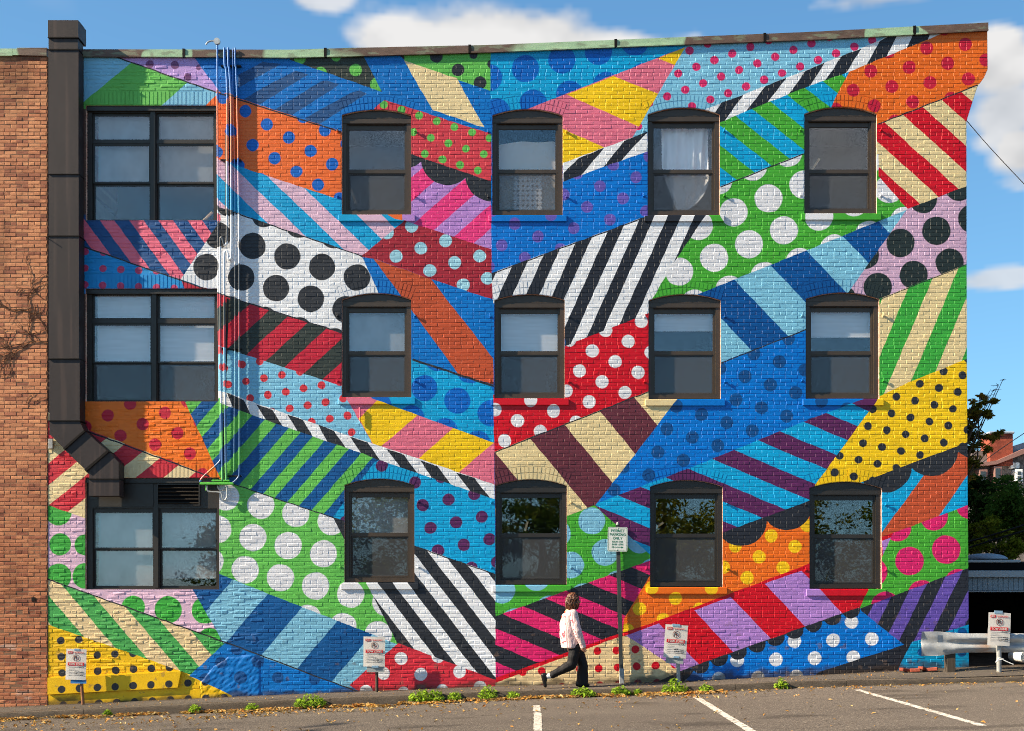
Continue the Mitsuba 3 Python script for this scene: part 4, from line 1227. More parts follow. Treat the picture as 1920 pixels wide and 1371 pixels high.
# ---------------------------------------------------------------- leaves and weeds
def scatter_leaves(pts, size, up=.5, fold=.25, gen=rng):
    """leaf blades (two triangles folded on the midrib) at pts (n, 3)"""
    n = len(pts)
    nrm = gen.normal(size=(n, 3)); nrm[:, 2] = np.abs(nrm[:, 2]) + up
    nrm /= np.linalg.norm(nrm, axis=1, keepdims=True)
    a = np.cross(nrm, gen.normal(size=(n, 3))); a /= np.linalg.norm(a, axis=1, keepdims=True)
    b = np.cross(nrm, a)
    s = np.asarray(size) * gen.uniform(.6, 1.3, n)
    s = s[:, None]
    w = .42
    v = np.stack([pts - a * s * .5, pts + b * s * w * .5 + nrm * s * fold * .3, pts + a * s * .5, pts - b * s * w * .5 + nrm * s * fold * .3], 1).reshape(-1, 3)
    i = np.arange(n) * 4
    f = np.vstack([np.stack([i, i + 1, i + 2], 1), np.stack([i, i + 2, i + 3], 1)])
    return tm(v, f)


def on_ground(x, y):
    d = -y
    z = np.where(d < KD - KW, zb(x) * (1 - d / KD) + zt(x) * d / KD, np.where(d < KD, zt(x), zr(x)))
    return z


n = 9000
x = rng.uniform(wx(-30, 1.3), wx(1360, 1.3), n)
clump = meshkit.fbm(np.stack([x * 1.1, x * 0, x * 0], -1), 3, 4)
y = -(KD + .015 + rng.exponential(1.0, n) * (.05 + .34 * np.clip(clump - .3, 0, 1)))
wide = rng.uniform(size=n) < np.where(x < wx(760), .16, .04)
y = np.where(wide, -rng.uniform(1.0, 2.6, n), y)
keepm = meshkit.fbm(np.stack([x * 3.2, y * 5.0, x * 0], -1), 3, 14) > np.where(wide, .54, .40)
x, y = x[keepm], y[keepm]; n = len(x)
p1 = np.stack([x, y, on_ground(x, y) + .008 + rng.uniform(0, .025, n)], 1)
n = 900
x = rng.uniform(wx(-80, 3), wx(900, 3), n) ; y = -1.2 - rng.exponential(2.0, n)
kp = meshkit.noise(np.stack([x * .7, y * 1.6, x * 0], -1), 8) > .46
p2 = np.stack([x, y, on_ground(x, y) + .01], 1)[kp]
n = 420
x = rng.uniform(wx(-30), wx(1980), n); y = -rng.uniform(.03, KD - .02, n) ** 1.0
p3 = np.stack([x, y, on_ground(x, y) + .01], 1)
n = 260
x = rng.uniform(wx(1300, 2), wx(2000, 2), n); y = -(KD + rng.exponential(.25, n) + .03)
p4 = np.stack([x, y, on_ground(x, y) + .01], 1)
n = 160
x = rng.uniform(wx(900, 4), wx(2000, 4), n); y = -rng.uniform(1.4, 7.5, n)
p5 = np.stack([x, y, on_ground(x, y) + .01], 1)
pts = np.vstack([p1, p2, p3, p4, p5])
sz = np.concatenate([np.full(len(p1), .085), np.full(len(p2), .07), np.full(len(p3), .045), np.full(len(p4), .06), np.full(len(p5), .06)])
key = add('fallen_leaves', scatter_leaves(pts, sz, up=1.4, fold=.5), 'm_litter')
lab(key, 'dry yellow and brown fallen leaves drifted along the kerb and over the asphalt', 'leaves', kind='stuff')


def weed(px, py, w, h, label):
    d = KD + .03
    X = wx(px, d); z0 = float(zr(np.array([X]))[0])
    k = num('weed_plant')
    n = int(150 * max(.5, w / 30))
    wm, hm = w * S, h * S
    a = rng.uniform(0, 2 * np.pi, n); rr = np.sqrt(rng.uniform(0, 1, n))
    lx = np.cos(a) * rr * wm / 2
    ly = np.sin(a) * rr * min(.14, wm / 2)
    lz = (1 - rr ** 2 * .6) * hm * rng.uniform(.15, 1.05, n)
    pts = np.stack([X + lx, -d - .06 + ly, z0 + .01 + lz], 1)
    scene[f'{k}__leaves'] = mikit.ply(scatter_leaves(pts, np.full(n, .075), up=.6), 'm_weed')
    st_ = [tube([(X + a_ * .2, -d - .06 + b_ * .2, z0), (X + a_, -d - .06 + b_, z0 + c_)], [.005, .003], 4) for a_, b_, c_ in zip(lx[:9], ly[:9], lz[:9])]
    scene[f'{k}__stem'] = mikit.ply(cat(st_), 'm_weed')
    lab(k, label, 'weed')


for a in ((204, 1337, 14, 12, 'tiny green weed at the kerb near the leftmost paper sign'), (367, 1328, 20, 15, 'small green weed at the kerb below the cream and green stripes'),
          (474, 1325, 24, 14, 'low pale green weed at the kerb below the dotted blue patch'), (583, 1318, 58, 26, 'wide bushy green weed at the kerb left of the second paper sign'),
          (790, 1309, 46, 24, 'broad leafy weed under the red white-dotted patch, left one of a pair'), (817, 1308, 30, 24, 'leafy weed under the red white-dotted patch, right one of a pair'),
          (853, 1309, 26, 18, 'middle-sized weed at the kerb between the paired weeds and the mural seam'), (916, 1307, 34, 26, 'upright weed at the kerb right below the mural seam'),
          (962, 1306, 24, 13, 'dull low weed at the kerb just left of the walking person'), (1093, 1303, 44, 17, 'dark green weed at the kerb beneath the feet of the walking person'),
          (1163, 1300, 36, 17, 'yellowish weed at the kerb below the permit sign'), (1195, 1299, 14, 10, 'tiny weed at the kerb between the permit sign and the third paper sign'),
          (1265, 1296, 46, 26, 'bright green weed at the kerb in front of the third paper sign'), (1323, 1294, 26, 15, 'small bright weed at the kerb right of the third paper sign'),
          (1464, 1288, 24, 18, 'lone upright weed at the kerb below the black scallops')):
    weed(*a)


# ---------------------------------------------------------------- signs
def text(s, h, x, z, y, centre=True, bold=False, width=None, depth=.0015):
    m = meshkit.text_mesh(s, h, depth, bold)
    w = m.bounds[1][0] - m.bounds[0][0]
    sx = (width / w) if width else 1.0
    v = np.array(m.vertices)
    vx = (v[:, 0] - (m.bounds[0][0] + m.bounds[1][0]) / 2 * centre) * sx
    return trimesh.Trimesh(np.stack([x + vx, y - v[:, 2], z + v[:, 1] - h / 2], 1), m.faces, process=False)


def annulus(r0, r1, x, z, y0, y1, n=28):
    return extr(sg.Point(x, z).buffer(r1, n).difference(sg.Point(x, z).buffer(r0, n)), y0, y1)


def tow_sign(px, py_top, w, h, d, tilt, post, plate, tape, label, hand):
    """paper tow zone notice taped to a low sign post; built upright about (0, 0) at its top centre and then tilted"""
    k = num('tow_zone_sign')
    lab(k, label, 'sign', 'tow zone paper signs along the pavement')
    f = S * (DIST - d) / DIST
    W_, H_ = w * f, h * f
    X, Z = wx(px, d), wz(py_top, d)
    M = T().translate([X, 0, Z]).rotate([0, 1, 0], tilt)
    mm = np.array(M.matrix)

    def put(name, mesh, mat):
        q_ = mesh.copy(); q_.apply_transform(mm)
        add(name, q_, mat, k)
    bend = np.linspace(-W_ / 2, W_ / 2, 9)
    v = []
    for zz in np.linspace(0, -H_, 9):
        for xx in bend:
            v.append((xx, -d - .004 - .006 * math.cos(xx / W_ * math.pi) * (1 + .4 * math.sin(zz * 9)), zz))
    f_ = []
    for i in range(8):
        for j in range(8):
            a = i * 9 + j
            f_ += [[a, a + 9, a + 10], [a, a + 10, a + 1]]
    put('paper', tm(v, f_), 'm_paper')
    y = -d - .0135
    put('red_band', rbox(-.40 * W_, .40 * W_, y, y + .002, -.49 * H_ - .052 * H_, -.49 * H_ + .052 * H_, .0005), 'm_red')
    put('lettering', text('TOW ZONE', .062 * H_, 0, -.49 * H_, y - .001, bold=True, width=.70 * W_), 'm_paper')
    put('red_band', rbox(-.41 * W_, -.18 * W_, y, y + .002, -.155 * H_, -.075 * H_, .0005), 'm_red')
    put('lettering', text('NO', .05 * H_, -.295 * W_, -.115 * H_, y - .001, bold=True, width=.15 * W_), 'm_paper')
    put('lettering', text('PARKING', .05 * H_, .125 * W_, -.115 * H_, y - .001, width=.50 * W_), 'm_red')
    cz = -.285 * H_
    put('symbol_ring', annulus(.094 * H_, .106 * H_, 0, cz, y - .0005, y + .001), 'm_redbrown')
    put('lettering', text('P', .115 * H_, -.008 * W_, cz, y - .001, bold=True), 'm_ink')
    sl = box(-.1 * H_, .1 * H_, y - .0035, y - .002, -.0065 * H_, .0065 * H_)
    sl.apply_transform(trimesh.transformations.rotation_matrix(math.radians(45), [0, 1, 0]))
    sl.apply_translation([0, 0, cz])
    put('symbol_slash', sl, 'm_redbrown')
    g = np.random.default_rng(int(px))
    rows = []
    for r_, zz in enumerate((-.585, -.64, -.695, -.75, -.80, -.855)):
        rows.append(box(-.40 * W_, (-.05 if r_ % 2 else .10) * W_, y, y + .001, zz * H_ - .006 * H_, zz * H_ + .004 * H_))
    put('small_print', cat(rows), 'm_greyink')
    hw = []
    for r_, zz in enumerate((-.585, -.745, -.80, -.85)):
        xx = (.12 if r_ == 0 else -.05) * W_
        while xx < .38 * W_:
            l = g.uniform(.02, .06) * W_
            hw.append(box(xx, xx + l, y - .0005, y + .0008, zz * H_ - g.uniform(.004, .012) * H_, zz * H_ + g.uniform(.006, .018) * H_))
            xx += l + g.uniform(.006, .03) * W_
    put('handwriting', cat(hw), 'm_ink')
    for (a, b, c, e) in tape:
        put('tape', rbox(a * W_, b * W_, y - .003, y + .012, c * H_, e * H_, .001), 'm_tape')
    if plate:
        a, b, c, e, mt = plate
        pl = extr(sg.box(a * W_, e * H_, b * W_, c * H_).buffer(-.012).buffer(.012), -d + .004, -d + .008)
        put('plate', pl, mt)
    (ax, ay), (bx, by), r_, mt = post
    zb_ = float(on_ground(np.array([wx(bx, d - .02)]), np.array([-(d - .02)]))[0])
    add('post', tube([(wx(ax, d - .02), -(d - .02 - r_), wz(ay, d)), (wx(bx, d - .02), -(d - .02 - r_), zb_ - .02)], r_, 10), mt, k, smooth=50)


tow_sign(143.5, 1217, 38, 58, .24, 1.5, ((149, 1240), (155, 1318), .028, 'm_rust'), (-.26, .52, -.96, -1.12, 'm_blueplate'), [(-.1, .16, -.05, .01)], 'leftmost paper tow zone sign, on a rusty post before the yellow dotted patch', 0)
tow_sign(702, 1194, 40.5, 56, .24, .6, ((705.5, 1215), (706.5, 1300), .027, 'm_timber'), (-.34, .48, -.95, -1.19, 'm_plate'), [(-.1, .2, -1.04, -.97)], 'second paper tow zone sign from the left, beside the red white-dotted patch', 0)
tow_sign(1269, 1172, 42.5, 62, .26, 4.0, ((1270, 1200), (1273, 1284), .034, 'm_galv'), (-.37, .40, -.95, -1.17, 'm_plate'), [(-.20, .14, -.05, .025), (-.05, .20, -1.0, -.94)], 'tilted paper tow zone sign on a galvanised post below the red and lavender blocks', 0)
tow_sign(1874.5, 1149, 42, 62, .55, 2.5, ((1874, 1170), (1875, 1262), .042, 'm_galv'), None, [(-.26, .12, -.03, .055)], 'paper tow zone sign in front of the guardrail and the dark shed opening', 0)
k4 = 'tow_zone_sign_003'
for pts in ([(1869, 1240), (1874, 1233), (1880, 1237), (1890, 1242), (1900, 1246)], [(1866, 1242), (1872, 1238), (1881, 1236)]):
    add('cable_tie', tube(smooth_path([(wx(a, .62), -.62, wz(b, .62)) for a, b in pts]), .008, 5), 'm_white', k4)

# permit sign
k = num('permit_sign')
lab(k, 'white permit parking sign with green letters on a tall dark post', 'sign')
d = .10
pw, ph = 37 * S, 45.5 * S
X, Z = wx(1158, d), wz(1011.5, d)
MM = trimesh.transformations.rotation_matrix(math.radians(1.5), [0, 1, 0])
MM[:3, 3] = [X, 0, Z]


def ps(name, mesh, mat):
    q_ = mesh.copy(); q_.apply_transform(MM); add(name, q_, mat, k)


pl = sg.box(-pw / 2, -ph / 2, pw / 2, ph / 2).buffer(-.03).buffer(.03, 8)
ps('panel', extr(pl, -d - .004, -d), 'm_signwhite')
ps('border', extr(pl.buffer(-.010).difference(pl.buffer(-.016)), -d - .0052, -d - .0038), 'm_signgreen')
yf = -d - .0042
for s_, z_, h_, w_ in (('PERMIT', .148, .044, .235), ('PARKING', .083, .044, .275), ('ONLY', .018, .044, .165), ('MON-FRI', -.043, .030, .185), ('8AM-6PM', -.088, .030, .195)):
    ps('lettering', text(s_, h_, 0, z_, yf, bold=True, width=w_), 'm_signgreen')
arw = shapely.union_all([sg.box(-.075, -.143, .075, -.131), sg.Polygon([(-.105, -.137), (-.068, -.118), (-.068, -.156)]), sg.Polygon([(.105, -.137), (.068, -.118), (.068, -.156)])])
ps('arrow', extr(arw, yf - .0012, yf + .0003), 'm_signgreen')
for zz in (.19, -.185):
    b_ = trimesh.creation.icosphere(2, .011); b_.apply_scale([1, .5, 1]); b_.apply_translation([0, yf, zz])
    ps('bolt', b_, 'm_steel')
za, zc = wz(984, .05), float(on_ground(np.array([wx(1165, .1)]), np.array([-.1]))[0])
U_ = sg.Polygon([(-.036, 0), (-.036, .008), (-.014, .012), (-.014, .045), (.014, .045), (.014, .012), (.036, .008), (.036, 0), (.02, -.003), (.02, .038), (-.02, .038), (-.02, -.003)]).buffer(0)
if U_.geom_type != 'Polygon':
    U_ = max(U_.geoms, key=lambda g: g.area)
m = trimesh.creation.extrude_polygon(sg.box(-.034, -.022, .034, .022), za - zc + .02, engine='earcut')
v = np.array(m.vertices)
t_ = v[:, 2] / (za - zc)
v2 = np.stack([wx(1165.5, .1) + (wx(1158, .05) - wx(1165.5, .1)) * t_ + v[:, 0], -.088 + .040 * t_ + v[:, 1], zc - .02 + v[:, 2]], 1)
hi = v2[:, 2] > zc + .25
add('post', trimesh.Trimesh(v2, m.faces, process=False), 'm_darkpost', k)
add('sleeve', rbox(wx(1165.5, .1) - .042, wx(1165.5, .1) + .042, -.128, -.05, zc - .02, zc + .26, .006), 'm_galv', k)
add('post_cap', tube([(wx(1157.8, .05), -.07, za), (wx(1157.8, .05), -.07, za + .045)], [.024, .012], 10), 'm_galv', k)

# ---------------------------------------------------------------- guardrail at the corner
k = num('guardrail')
lab(k, 'bent galvanised guardrail with a flared white end beside the building corner', 'guardrail')
d = .42
prof = [(0, .168), (.02, .165), (.055, .12), (.075, .085), (.06, .05), (.02, .02), (.006, 0), (.02, -.02), (.06, -.05), (.075, -.085), (.055, -.12), (.02, -.165), (0, -.168)]
prof_flat = [(.03 + .01 * math.sin(i), z_ * 1.24) for i, (_, z_) in enumerate(prof)]
xs = [1728, 1732, 1745, 1758, 1768, 1776, 1790, 1815, 1850, 1900, 1950, 2100, 2300]
v, f = [], []
for i, px in enumerate(xs):
    t_ = np.clip((px - 1762) / 40, 0, 1)
    zc_ = wz(1207.5 - 1.5 * t_, d)
    for j, ((ya_, za_), (yb__, zb__)) in enumerate(zip(prof_flat, prof)):
        yy = ya_ * (1 - t_) + yb__ * t_
        zz = za_ * (1 - t_) + zb__ * .98 * t_ + 0
        v.append((wx(px, d), -d + .04 - yy - (0 if t_ > .2 else .015 * math.sin(px * .35 + j * .6)), zc_ + zz + (0 if px > 1735 else .004 * math.sin(j * 2.3))))
n_ = len(prof)
for i in range(len(xs) - 1):
    for j in range(n_ - 1):
        a = i * n_ + j
        f += [[a, a + 1, a + n_ + 1], [a, a + n_ + 1, a + n_]]
fr = np.array(v); bk = fr.copy(); bk[:, 1] += .006
mf_ = np.array(f); nb = len(fr)
add('beam', tm(np.vstack([fr, bk]), np.vstack([mf_, mf_[:, ::-1] + nb])), 'm_rail', k, smooth=40)
for px in (1782.5, 2080):
    X = wx(px, d - .08)
    zg = float(on_ground(np.array([X]), np.array([-(d - .08)]))[0])
    add('post', rbox(X - .075, X + .075, -d + .045, -d + .2, zg - .03, wz(1190, d), .008), 'm_timber', k)

key = hang('white_pipe', tube([(wx(1926, .3), -.62, wz(1233, .6)), (wx(1935, .3), .5, wz(1233, .3))], .11, 18), 'm_white', 'short white pipe end lying by the guardrail at the photo edge', 'pipe', smooth=50)
for i, (px, py, a, l, lb) in enumerate(((1697, 1257, 8, .2, 'leftmost broken red brick on the ground by the corner'), (1716, 1259, -4, .17, 'broken red brick lying second from the left by the corner'), (1731, 1255, 12, .2, 'broken red brick tilted up against the wall foot by the corner'), (1748, 1256, -7, .19, 'rightmost broken red brick close to the guardrail post'))):
    dd = .2 + .05 * (i % 2)
    X = wx(px, dd); zg = float(on_ground(np.array([X]), np.array([-dd]))[0])
    m = rbox(-l / 2, l / 2, -.05, .05, 0, .055, .007)
    m.apply_transform(trimesh.transformations.rotation_matrix(math.radians(a), [0, 1, 0])); m.apply_transform(trimesh.transformations.rotation_matrix(a * .06, [0, 0, 1]))
    m.apply_translation([X, -dd, zg + .006 + abs(a) * .001])
    hang('loose_brick', m, 'm_chimney', lb, 'brick', 'loose bricks at the wall foot')


# ---------------------------------------------------------------- walking person
def person():
    k = num('person')
    lab(k, 'person with shoulder-length brown hair striding right in pale striped jacket and dark trousers', 'person')
    d0 = .62
    f = S * (DIST - d0) / DIST
    X0 = wx(1080, d0)

    def J(px, py, dy=0.0):      # joint from its drawn position; dy towards the wall
        return ((px - 1080) * f + X0, -d0 + dy, EYE - (py - 1120) * f)
    head = J(1075.5, 1126.5)
    # skin: one body
    body = limb((J(1074, 1140), .055), (J(1072, 1150), .062))
    body += limb((J(1069, 1151), .10), (J(1070, 1180), .125), (J(1074, 1205), .13), (J(1077, 1214), .13))
    sh_r, el_r, wr_r = J(1074, 1151, -.15), J(1082, 1184, -.19), J(1092, 1209, -.16)
    sh_l, el_l, wr_l = J(1071, 1151, .16), J(1066, 1184, .20), J(1074, 1210, .21)
    body += limb((sh_r, .058), (el_r, .044), (wr_r, .028)) + limb((sh_l, .058), (el_l, .044), (wr_l, .028))
    hip_r, kn_r, an_r = J(1079, 1213, -.085), J(1071, 1248, -.085), J(1033, 1267, -.07)
    hip_l, kn_l, an_l = J(1081, 1213, .085), J(1094, 1250, .08), J(1092, 1283, .08)
    body += limb((hip_r, .09), (kn_r, .058), (an_r, .036)) + limb((hip_l, .09), (kn_l, .058), (an_l, .036))
    # right hand: palm, four fingers, thumb
    def hand(w, dirx, dirz, side):
        w = np.array(w); a = np.array([dirx, 0, dirz]); a = a / np.linalg.norm(a)
        b = np.array([a[2], 0, -a[0]])           # across the palm, forward
        palm = w + a * .045
        o = limb((tuple(w), .024), (tuple(palm - b * .018), .017)) + limb((tuple(w), .022), (tuple(palm + b * .02), .016))
        o += limb((tuple(palm - b * .02), .015), (tuple(palm + b * .022), .015))
        for i_, (off, ln) in enumerate(((-.027, .058), (-.009, .068), (.009, .064), (.026, .052))):
            p0 = palm + b * off + a * .012
            p1 = p0 + a * ln * .5 + np.array([0, side * .006, 0])
            p2 = p1 + a * ln * .5 - b * .012 + np.array([0, side * .016, 0])
            o += limb((tuple(p0), .0095), (tuple(p1), .0088), (tuple(p2), .0075))
        t0 = w + b * .022 + a * .02
        t1 = t0 + b * .022 + a * .026 + np.array([0, side * .012, 0]); t2 = t1 + a * .026 + b * .002 + np.array([0, side * .006, 0])
        o += limb((tuple(t0), .012), (tuple(t1), .0105), (tuple(t2), .0085))
        return o
    body += hand(wr_r, .25, -1, 1) + hand(wr_l, .45, -1, -1)
    # head, turned slightly to the wall
    hd = m3.Manifold.sphere(1, 40).scale([.092, .075, .115]).translate([head[0] + .004, head[1], head[2]])
    jaw = m3.Manifold.batch_hull([sph((head[0] + .058, head[1] + .004, head[2] - .072), .036), sph((head[0] - .01, head[1], head[2] - .055), .058), sph((head[0] + .06, head[1] + .004, head[2] - .02), .045)])
    nose = m3.Manifold.batch_hull([sph((head[0] + .092, head[1] + .006, head[2] + .004), .009), sph((head[0] + .112, head[1] + .008, head[2] - .026), .012), sph((head[0] + .088, head[1] + .006, head[2] - .03), .014)])
    lips = m3.Manifold.batch_hull([sph((head[0] + .094, head[1] - .012, head[2] - .056), .009), sph((head[0] + .094, head[1] + .022, head[2] - .056), .009)])
    ear = m3.Manifold.sphere(1, 20).scale([.016, .012, .03]).translate([head[0] + .002, head[1] - .078, head[2] - .012])
    body += hd + jaw + nose + lips + ear
    scene[k] = mikit.ply(blend(body, .014, 6), 'm_skin', smooth=True)
    # eyes
    for s_ in (-1, 1):
        e = trimesh.creation.icosphere(2, .011); e.apply_translation([head[0] + .086, head[1] + s_ * .032 + .004, head[2] + .006]); add('eye', e, 'm_ink', k, smooth=True)
    # hair: cap and hanging wavy locks
    hair = m3.Manifold.sphere(1, 40).scale([.108, .092, .126]).translate([head[0] - .012, head[1], head[2] + .014])
    hair -= m3.Manifold.cube([.12, .3, .3]).translate([head[0] + .062, head[1] - .15, head[2] - .26])
    for i_ in range(22):
        an = math.radians(35 + i_ * 290 / 21)
        cx_, sy_ = math.cos(an), math.sin(an)
        p0 = (head[0] - .012 + .092 * cx_, head[1] + .080 * sy_, head[2] + .03)
        wv = rng.uniform(-.012, .012, 4)
        L_ = .165 + rng.uniform(-.02, .03)
        p1 = (p0[0] + .012 * cx_ + wv[0], p0[1] + .014 * sy_ + wv[1], p0[2] - L_ * .5)
        p2 = (p0[0] + .004 * cx_ + wv[2], p0[1] + .006 * sy_ + wv[3], p0[2] - L_)
        hair += limb((p0, .028), (p1, .026), (p2, .013))
    hm = blend(hair, .012, 4)
    v = np.array(hm.vertices)
    nn = np.array(hm.vertex_normals)
    an = np.arctan2(v[:, 1] - head[1], v[:, 0] - head[0])
    v += nn * (.006 * np.sin(an * 26 + v[:, 2] * 60) + .004 * np.sin(an * 61 + v[:, 2] * 25))[:, None]
    scene[f'{k}__hair'] = mikit.ply((v, hm.faces), 'm_hair', smooth=True)
    # boxy striped jacket: torso shell with hem, two sleeves with folds, collar
    def ell(c, rx, ry, rz=.03):
        return m3.Manifold.sphere(1, 28).scale([rx, ry, rz]).translate(list(c))
    cs = [(J(1069.5, 1147), .075, .12), (J(1067.5, 1153), .125, .195), (J(1067, 1168), .155, .205), (J(1068, 1190), .168, .205), (J(1070.5, 1207), .172, .20), (J(1071, 1213.5), .172, .198)]
    jk = None
    for a, b in zip(cs, cs[1:]):
        h_ = m3.Manifold.batch_hull([ell(*a), ell(*b)])
        jk = h_ if jk is None else jk + h_
    jk += limb((J(1074, 1152, -.15), .082), (J(1082, 1184, -.20), .075), (J(1090.5, 1206, -.17), .058))
    jk += limb((J(1071, 1152, .16), .082), (J(1066, 1184, .21), .075), (J(1073, 1207, .215), .058))
    jk -= m3.Manifold.cube([.9, .9, .3]).translate([X0 - .45, -d0 - .45, J(0, 1215)[2] - .3]) ^ m3.Manifold.cube([.40, .44, .8]).translate([X0 - .32, -d0 - .15, J(0, 1215)[2] - .5])
    jm = blend(jk, .016, 6)
    v = np.array(jm.vertices); nn = np.array(jm.vertex_normals)
    fold = (meshkit.fbm(v * np.array([11., 11., 5.]), 4, 21) - .5) * .034 + (meshkit.noise(v * np.array([30., 30., 9.]), 5) - .5) * .012
    v += nn * fold[:, None]
    scene[f'{k}__jacket'] = mikit.ply((v, jm.faces), 'm_jacket', smooth=True)
    cuff = []
    for w_, e_ in ((J(1090.5, 1206, -.17), J(1082, 1184, -.20)), (J(1073, 1207, .215), J(1066, 1184, .21))):
        a = np.array(w_); t_ = a - np.array(e_); t_ /= np.linalg.norm(t_)
        add('cuff', tube([a + t_ * .03, a + t_ * .072], [.052, .049], 14), 'm_jacket', k, smooth=50)
    # red print high on the back
    bx_ = J(1055.5, 1147.5)
    for (px, py, r_, dy) in ((1057, 1147, .026, -.10), (1054.5, 1157, .018, -.085), (1053.6, 1160.5, .014, -.09)):
        c_ = J(px, py, dy)
        ct = trimesh.proximity.closest_point(trimesh.Trimesh(v, jm.faces, process=False), [c_])[0][0]
        e = trimesh.creation.icosphere(2, r_); e.apply_scale([.55, .8, 1]); e.apply_translation(ct)
        add('back_print', e, 'm_print', k, smooth=True)
    # trousers, wide legs
    tr = limb((J(1078, 1208, .0), .135), (J(1079, 1215, 0), .135))
    tr += limb((J(1078, 1213, -.075), .105), (J(1072, 1246, -.085), .085), (J(1036, 1265, -.07), .062))
    tr += limb((J(1082, 1213, .075), .105), (J(1093, 1249, .08), .092), (J(1093, 1282, .08), .095))
    tt = blend(tr, .016, 6)
    v = np.array(tt.vertices); nn = np.array(tt.vertex_normals)
    v += nn * ((meshkit.fbm(v * np.array([9., 9., 6.]), 4, 2) - .5) * .035)[:, None]
    cutz = J(0, 1288)[2]
    v[:, 2] = np.maximum(v[:, 2], cutz)
    scene[f'{k}__trousers'] = mikit.ply((v, tt.faces), 'm_trousers', smooth=True)
    # shoes
    def shoe(heel, toe, rh, rt, up):
        h_, t_ = np.array(heel), np.array(toe)
        u_ = np.array(up) / np.linalg.norm(up)
        mid = h_ * .45 + t_ * .55
        s_ = m3.Manifold.batch_hull([sph(h_, rh), sph(h_ + u_ * .03, rh), sph(mid, rt), sph(mid + u_ * .012, rt * .9)]) + m3.Manifold.batch_hull([sph(mid, rt), sph(t_, rt * .8), sph(t_ + np.array([0, .02, 0]), rt * .7)])
        return blend(s_, .014, 5)
    zg = float(on_ground(np.array([wx(1095, d0 - .08)]), np.array([-(d0 - .08)]))[0])
    hx, tx_ = J(1084, 1287, .08), J(1103, 1289, .08)
    add('shoe', shoe((hx[0], hx[1], zg + .042), (tx_[0], tx_[1], zg + .032), .042, .038, (0, 0, 1)), 'm_shoe', k, smooth=True)
    add('shoe', shoe(J(1018.5, 1266, -.07), J(1022.5, 1286, -.07), .04, .036, (1, 0, .15)), 'm_shoe', k, smooth=True)
    add('ankle_sock', tube([J(1034, 1266.5, -.07), J(1025, 1268.5, -.07)], [.045, .043], 12), 'm_sock', k, smooth=50)
    return zg


person()


# ---------------------------------------------------------------- beyond the corner: shed, trees, house, wires
def at(px, py, y):
    f = S * (DIST + y) / DIST
    return ((px - 1000) * f, y, EYE - (py - 1120) * f)


def bbox(px0, px1, py0, py1, y0, y1, ch=.01):
    a, b = at(px0, py1, y0), at(px1, py0, y0)
    return rbox(a[0], b[0], y0, y1, a[2], b[2], ch)


k = num('shed')
lab(k, 'low grey open-fronted shed with a dark interior right of the painted building', 'shed')
add('fascia', bbox(1813.5, 2150, 1070, 1083, 1.6, 1.75), 'm_shed_trim', k)
for i in range(34):
    add('siding_board', bbox(1814 + i * 9.6, 1814 + i * 9.6 + 9.1, 1083.5, 1107.5, 1.68, 1.74, .006), 'm_shed', k)
add('drip_edge', bbox(1813.5, 2150, 1108, 1110.5, 1.66, 1.78), 'm_shed_trim', k)
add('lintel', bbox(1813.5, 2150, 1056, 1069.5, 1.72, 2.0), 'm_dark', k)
add('roof_edge', bbox(1813.5, 1914, 1050, 1055, 1.7, 5.0), 'm_shed_trim', k)
add('roof_edge', bbox(1914.5, 2150, 1053, 1056, 1.76, 5.0), 'm_cable', k)
mnd = m3.Manifold.sphere(1, 36).scale([.42, .5, .12]).trim_by_plane([0, 0, 1], 0).translate([at(1846, 1049, 2.4)[0], 2.4, at(0, 1049.5, 2.4)[2]])
add('roof_vent', blend(mnd, .05, 3), 'm_slate', k, smooth=50)
zs = at(0, 1250, 1.7)[2]
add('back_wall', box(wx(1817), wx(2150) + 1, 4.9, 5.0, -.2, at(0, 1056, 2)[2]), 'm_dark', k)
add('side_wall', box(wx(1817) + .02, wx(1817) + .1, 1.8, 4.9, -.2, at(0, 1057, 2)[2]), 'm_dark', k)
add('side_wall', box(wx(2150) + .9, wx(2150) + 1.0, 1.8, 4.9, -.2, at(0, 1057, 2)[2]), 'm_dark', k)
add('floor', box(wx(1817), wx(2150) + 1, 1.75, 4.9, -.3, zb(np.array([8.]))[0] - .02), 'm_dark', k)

k = num('mansard_house')
lab(k, 'grey shingled house with a slate mansard roof and brick chimney behind the trees', 'house')
HY = 34.0
g0 = at(1780, 1010, HY); g1 = at(2120, 845, HY)
add('wall', box(g0[0], g1[0], HY, HY + 9, 0, g1[2]), 'm_shingle', k)
rl = at(1800, 872, HY); rr_ = at(1868, 852, HY)
roofp = [(1796, 874), (1800, 868), (1868, 850), (1922, 829), (2120, 790), (2120, 846), (1920, 848), (1868, 868)]
add('eave', extr(sg.Polygon([(at(a, b, HY - .5)[0], at(a, b, HY - .5)[2]) for a, b in [(1796, 874), (1868, 864), (1918, 842), (2120, 800), (2120, 812), (1920, 851), (1868, 871), (1796, 880)]]), HY - .6, HY - .01), 'm_house_trim', k)
add('roof', extr(sg.Polygon([(at(a, b, HY)[0], at(a, b, HY)[2]) for a, b in [(1790, 876), (1838, 868), (1866, 848), (1920, 830), (2120, 780), (2120, 805), (1918, 843), (1868, 864)]]), HY + .0, HY + 8.5), 'm_slate', k)
ck = f'{k}__chimney'
scene[ck] = mikit.ply(box(at(1866, 0, HY - 1)[0], at(1909, 0, HY - 1)[0], HY - .4, HY + .8, at(0, 874, HY)[2], at(0, 814, HY - .4)[2]), 'm_chimney')
add('cap', rbox(at(1863, 0, HY - 1)[0], at(1911, 0, HY - 1)[0], HY - .5, HY + .9, at(0, 814, HY - .4)[2], at(0, 809.5, HY - .4)[2], .03), 'm_slate', ck)
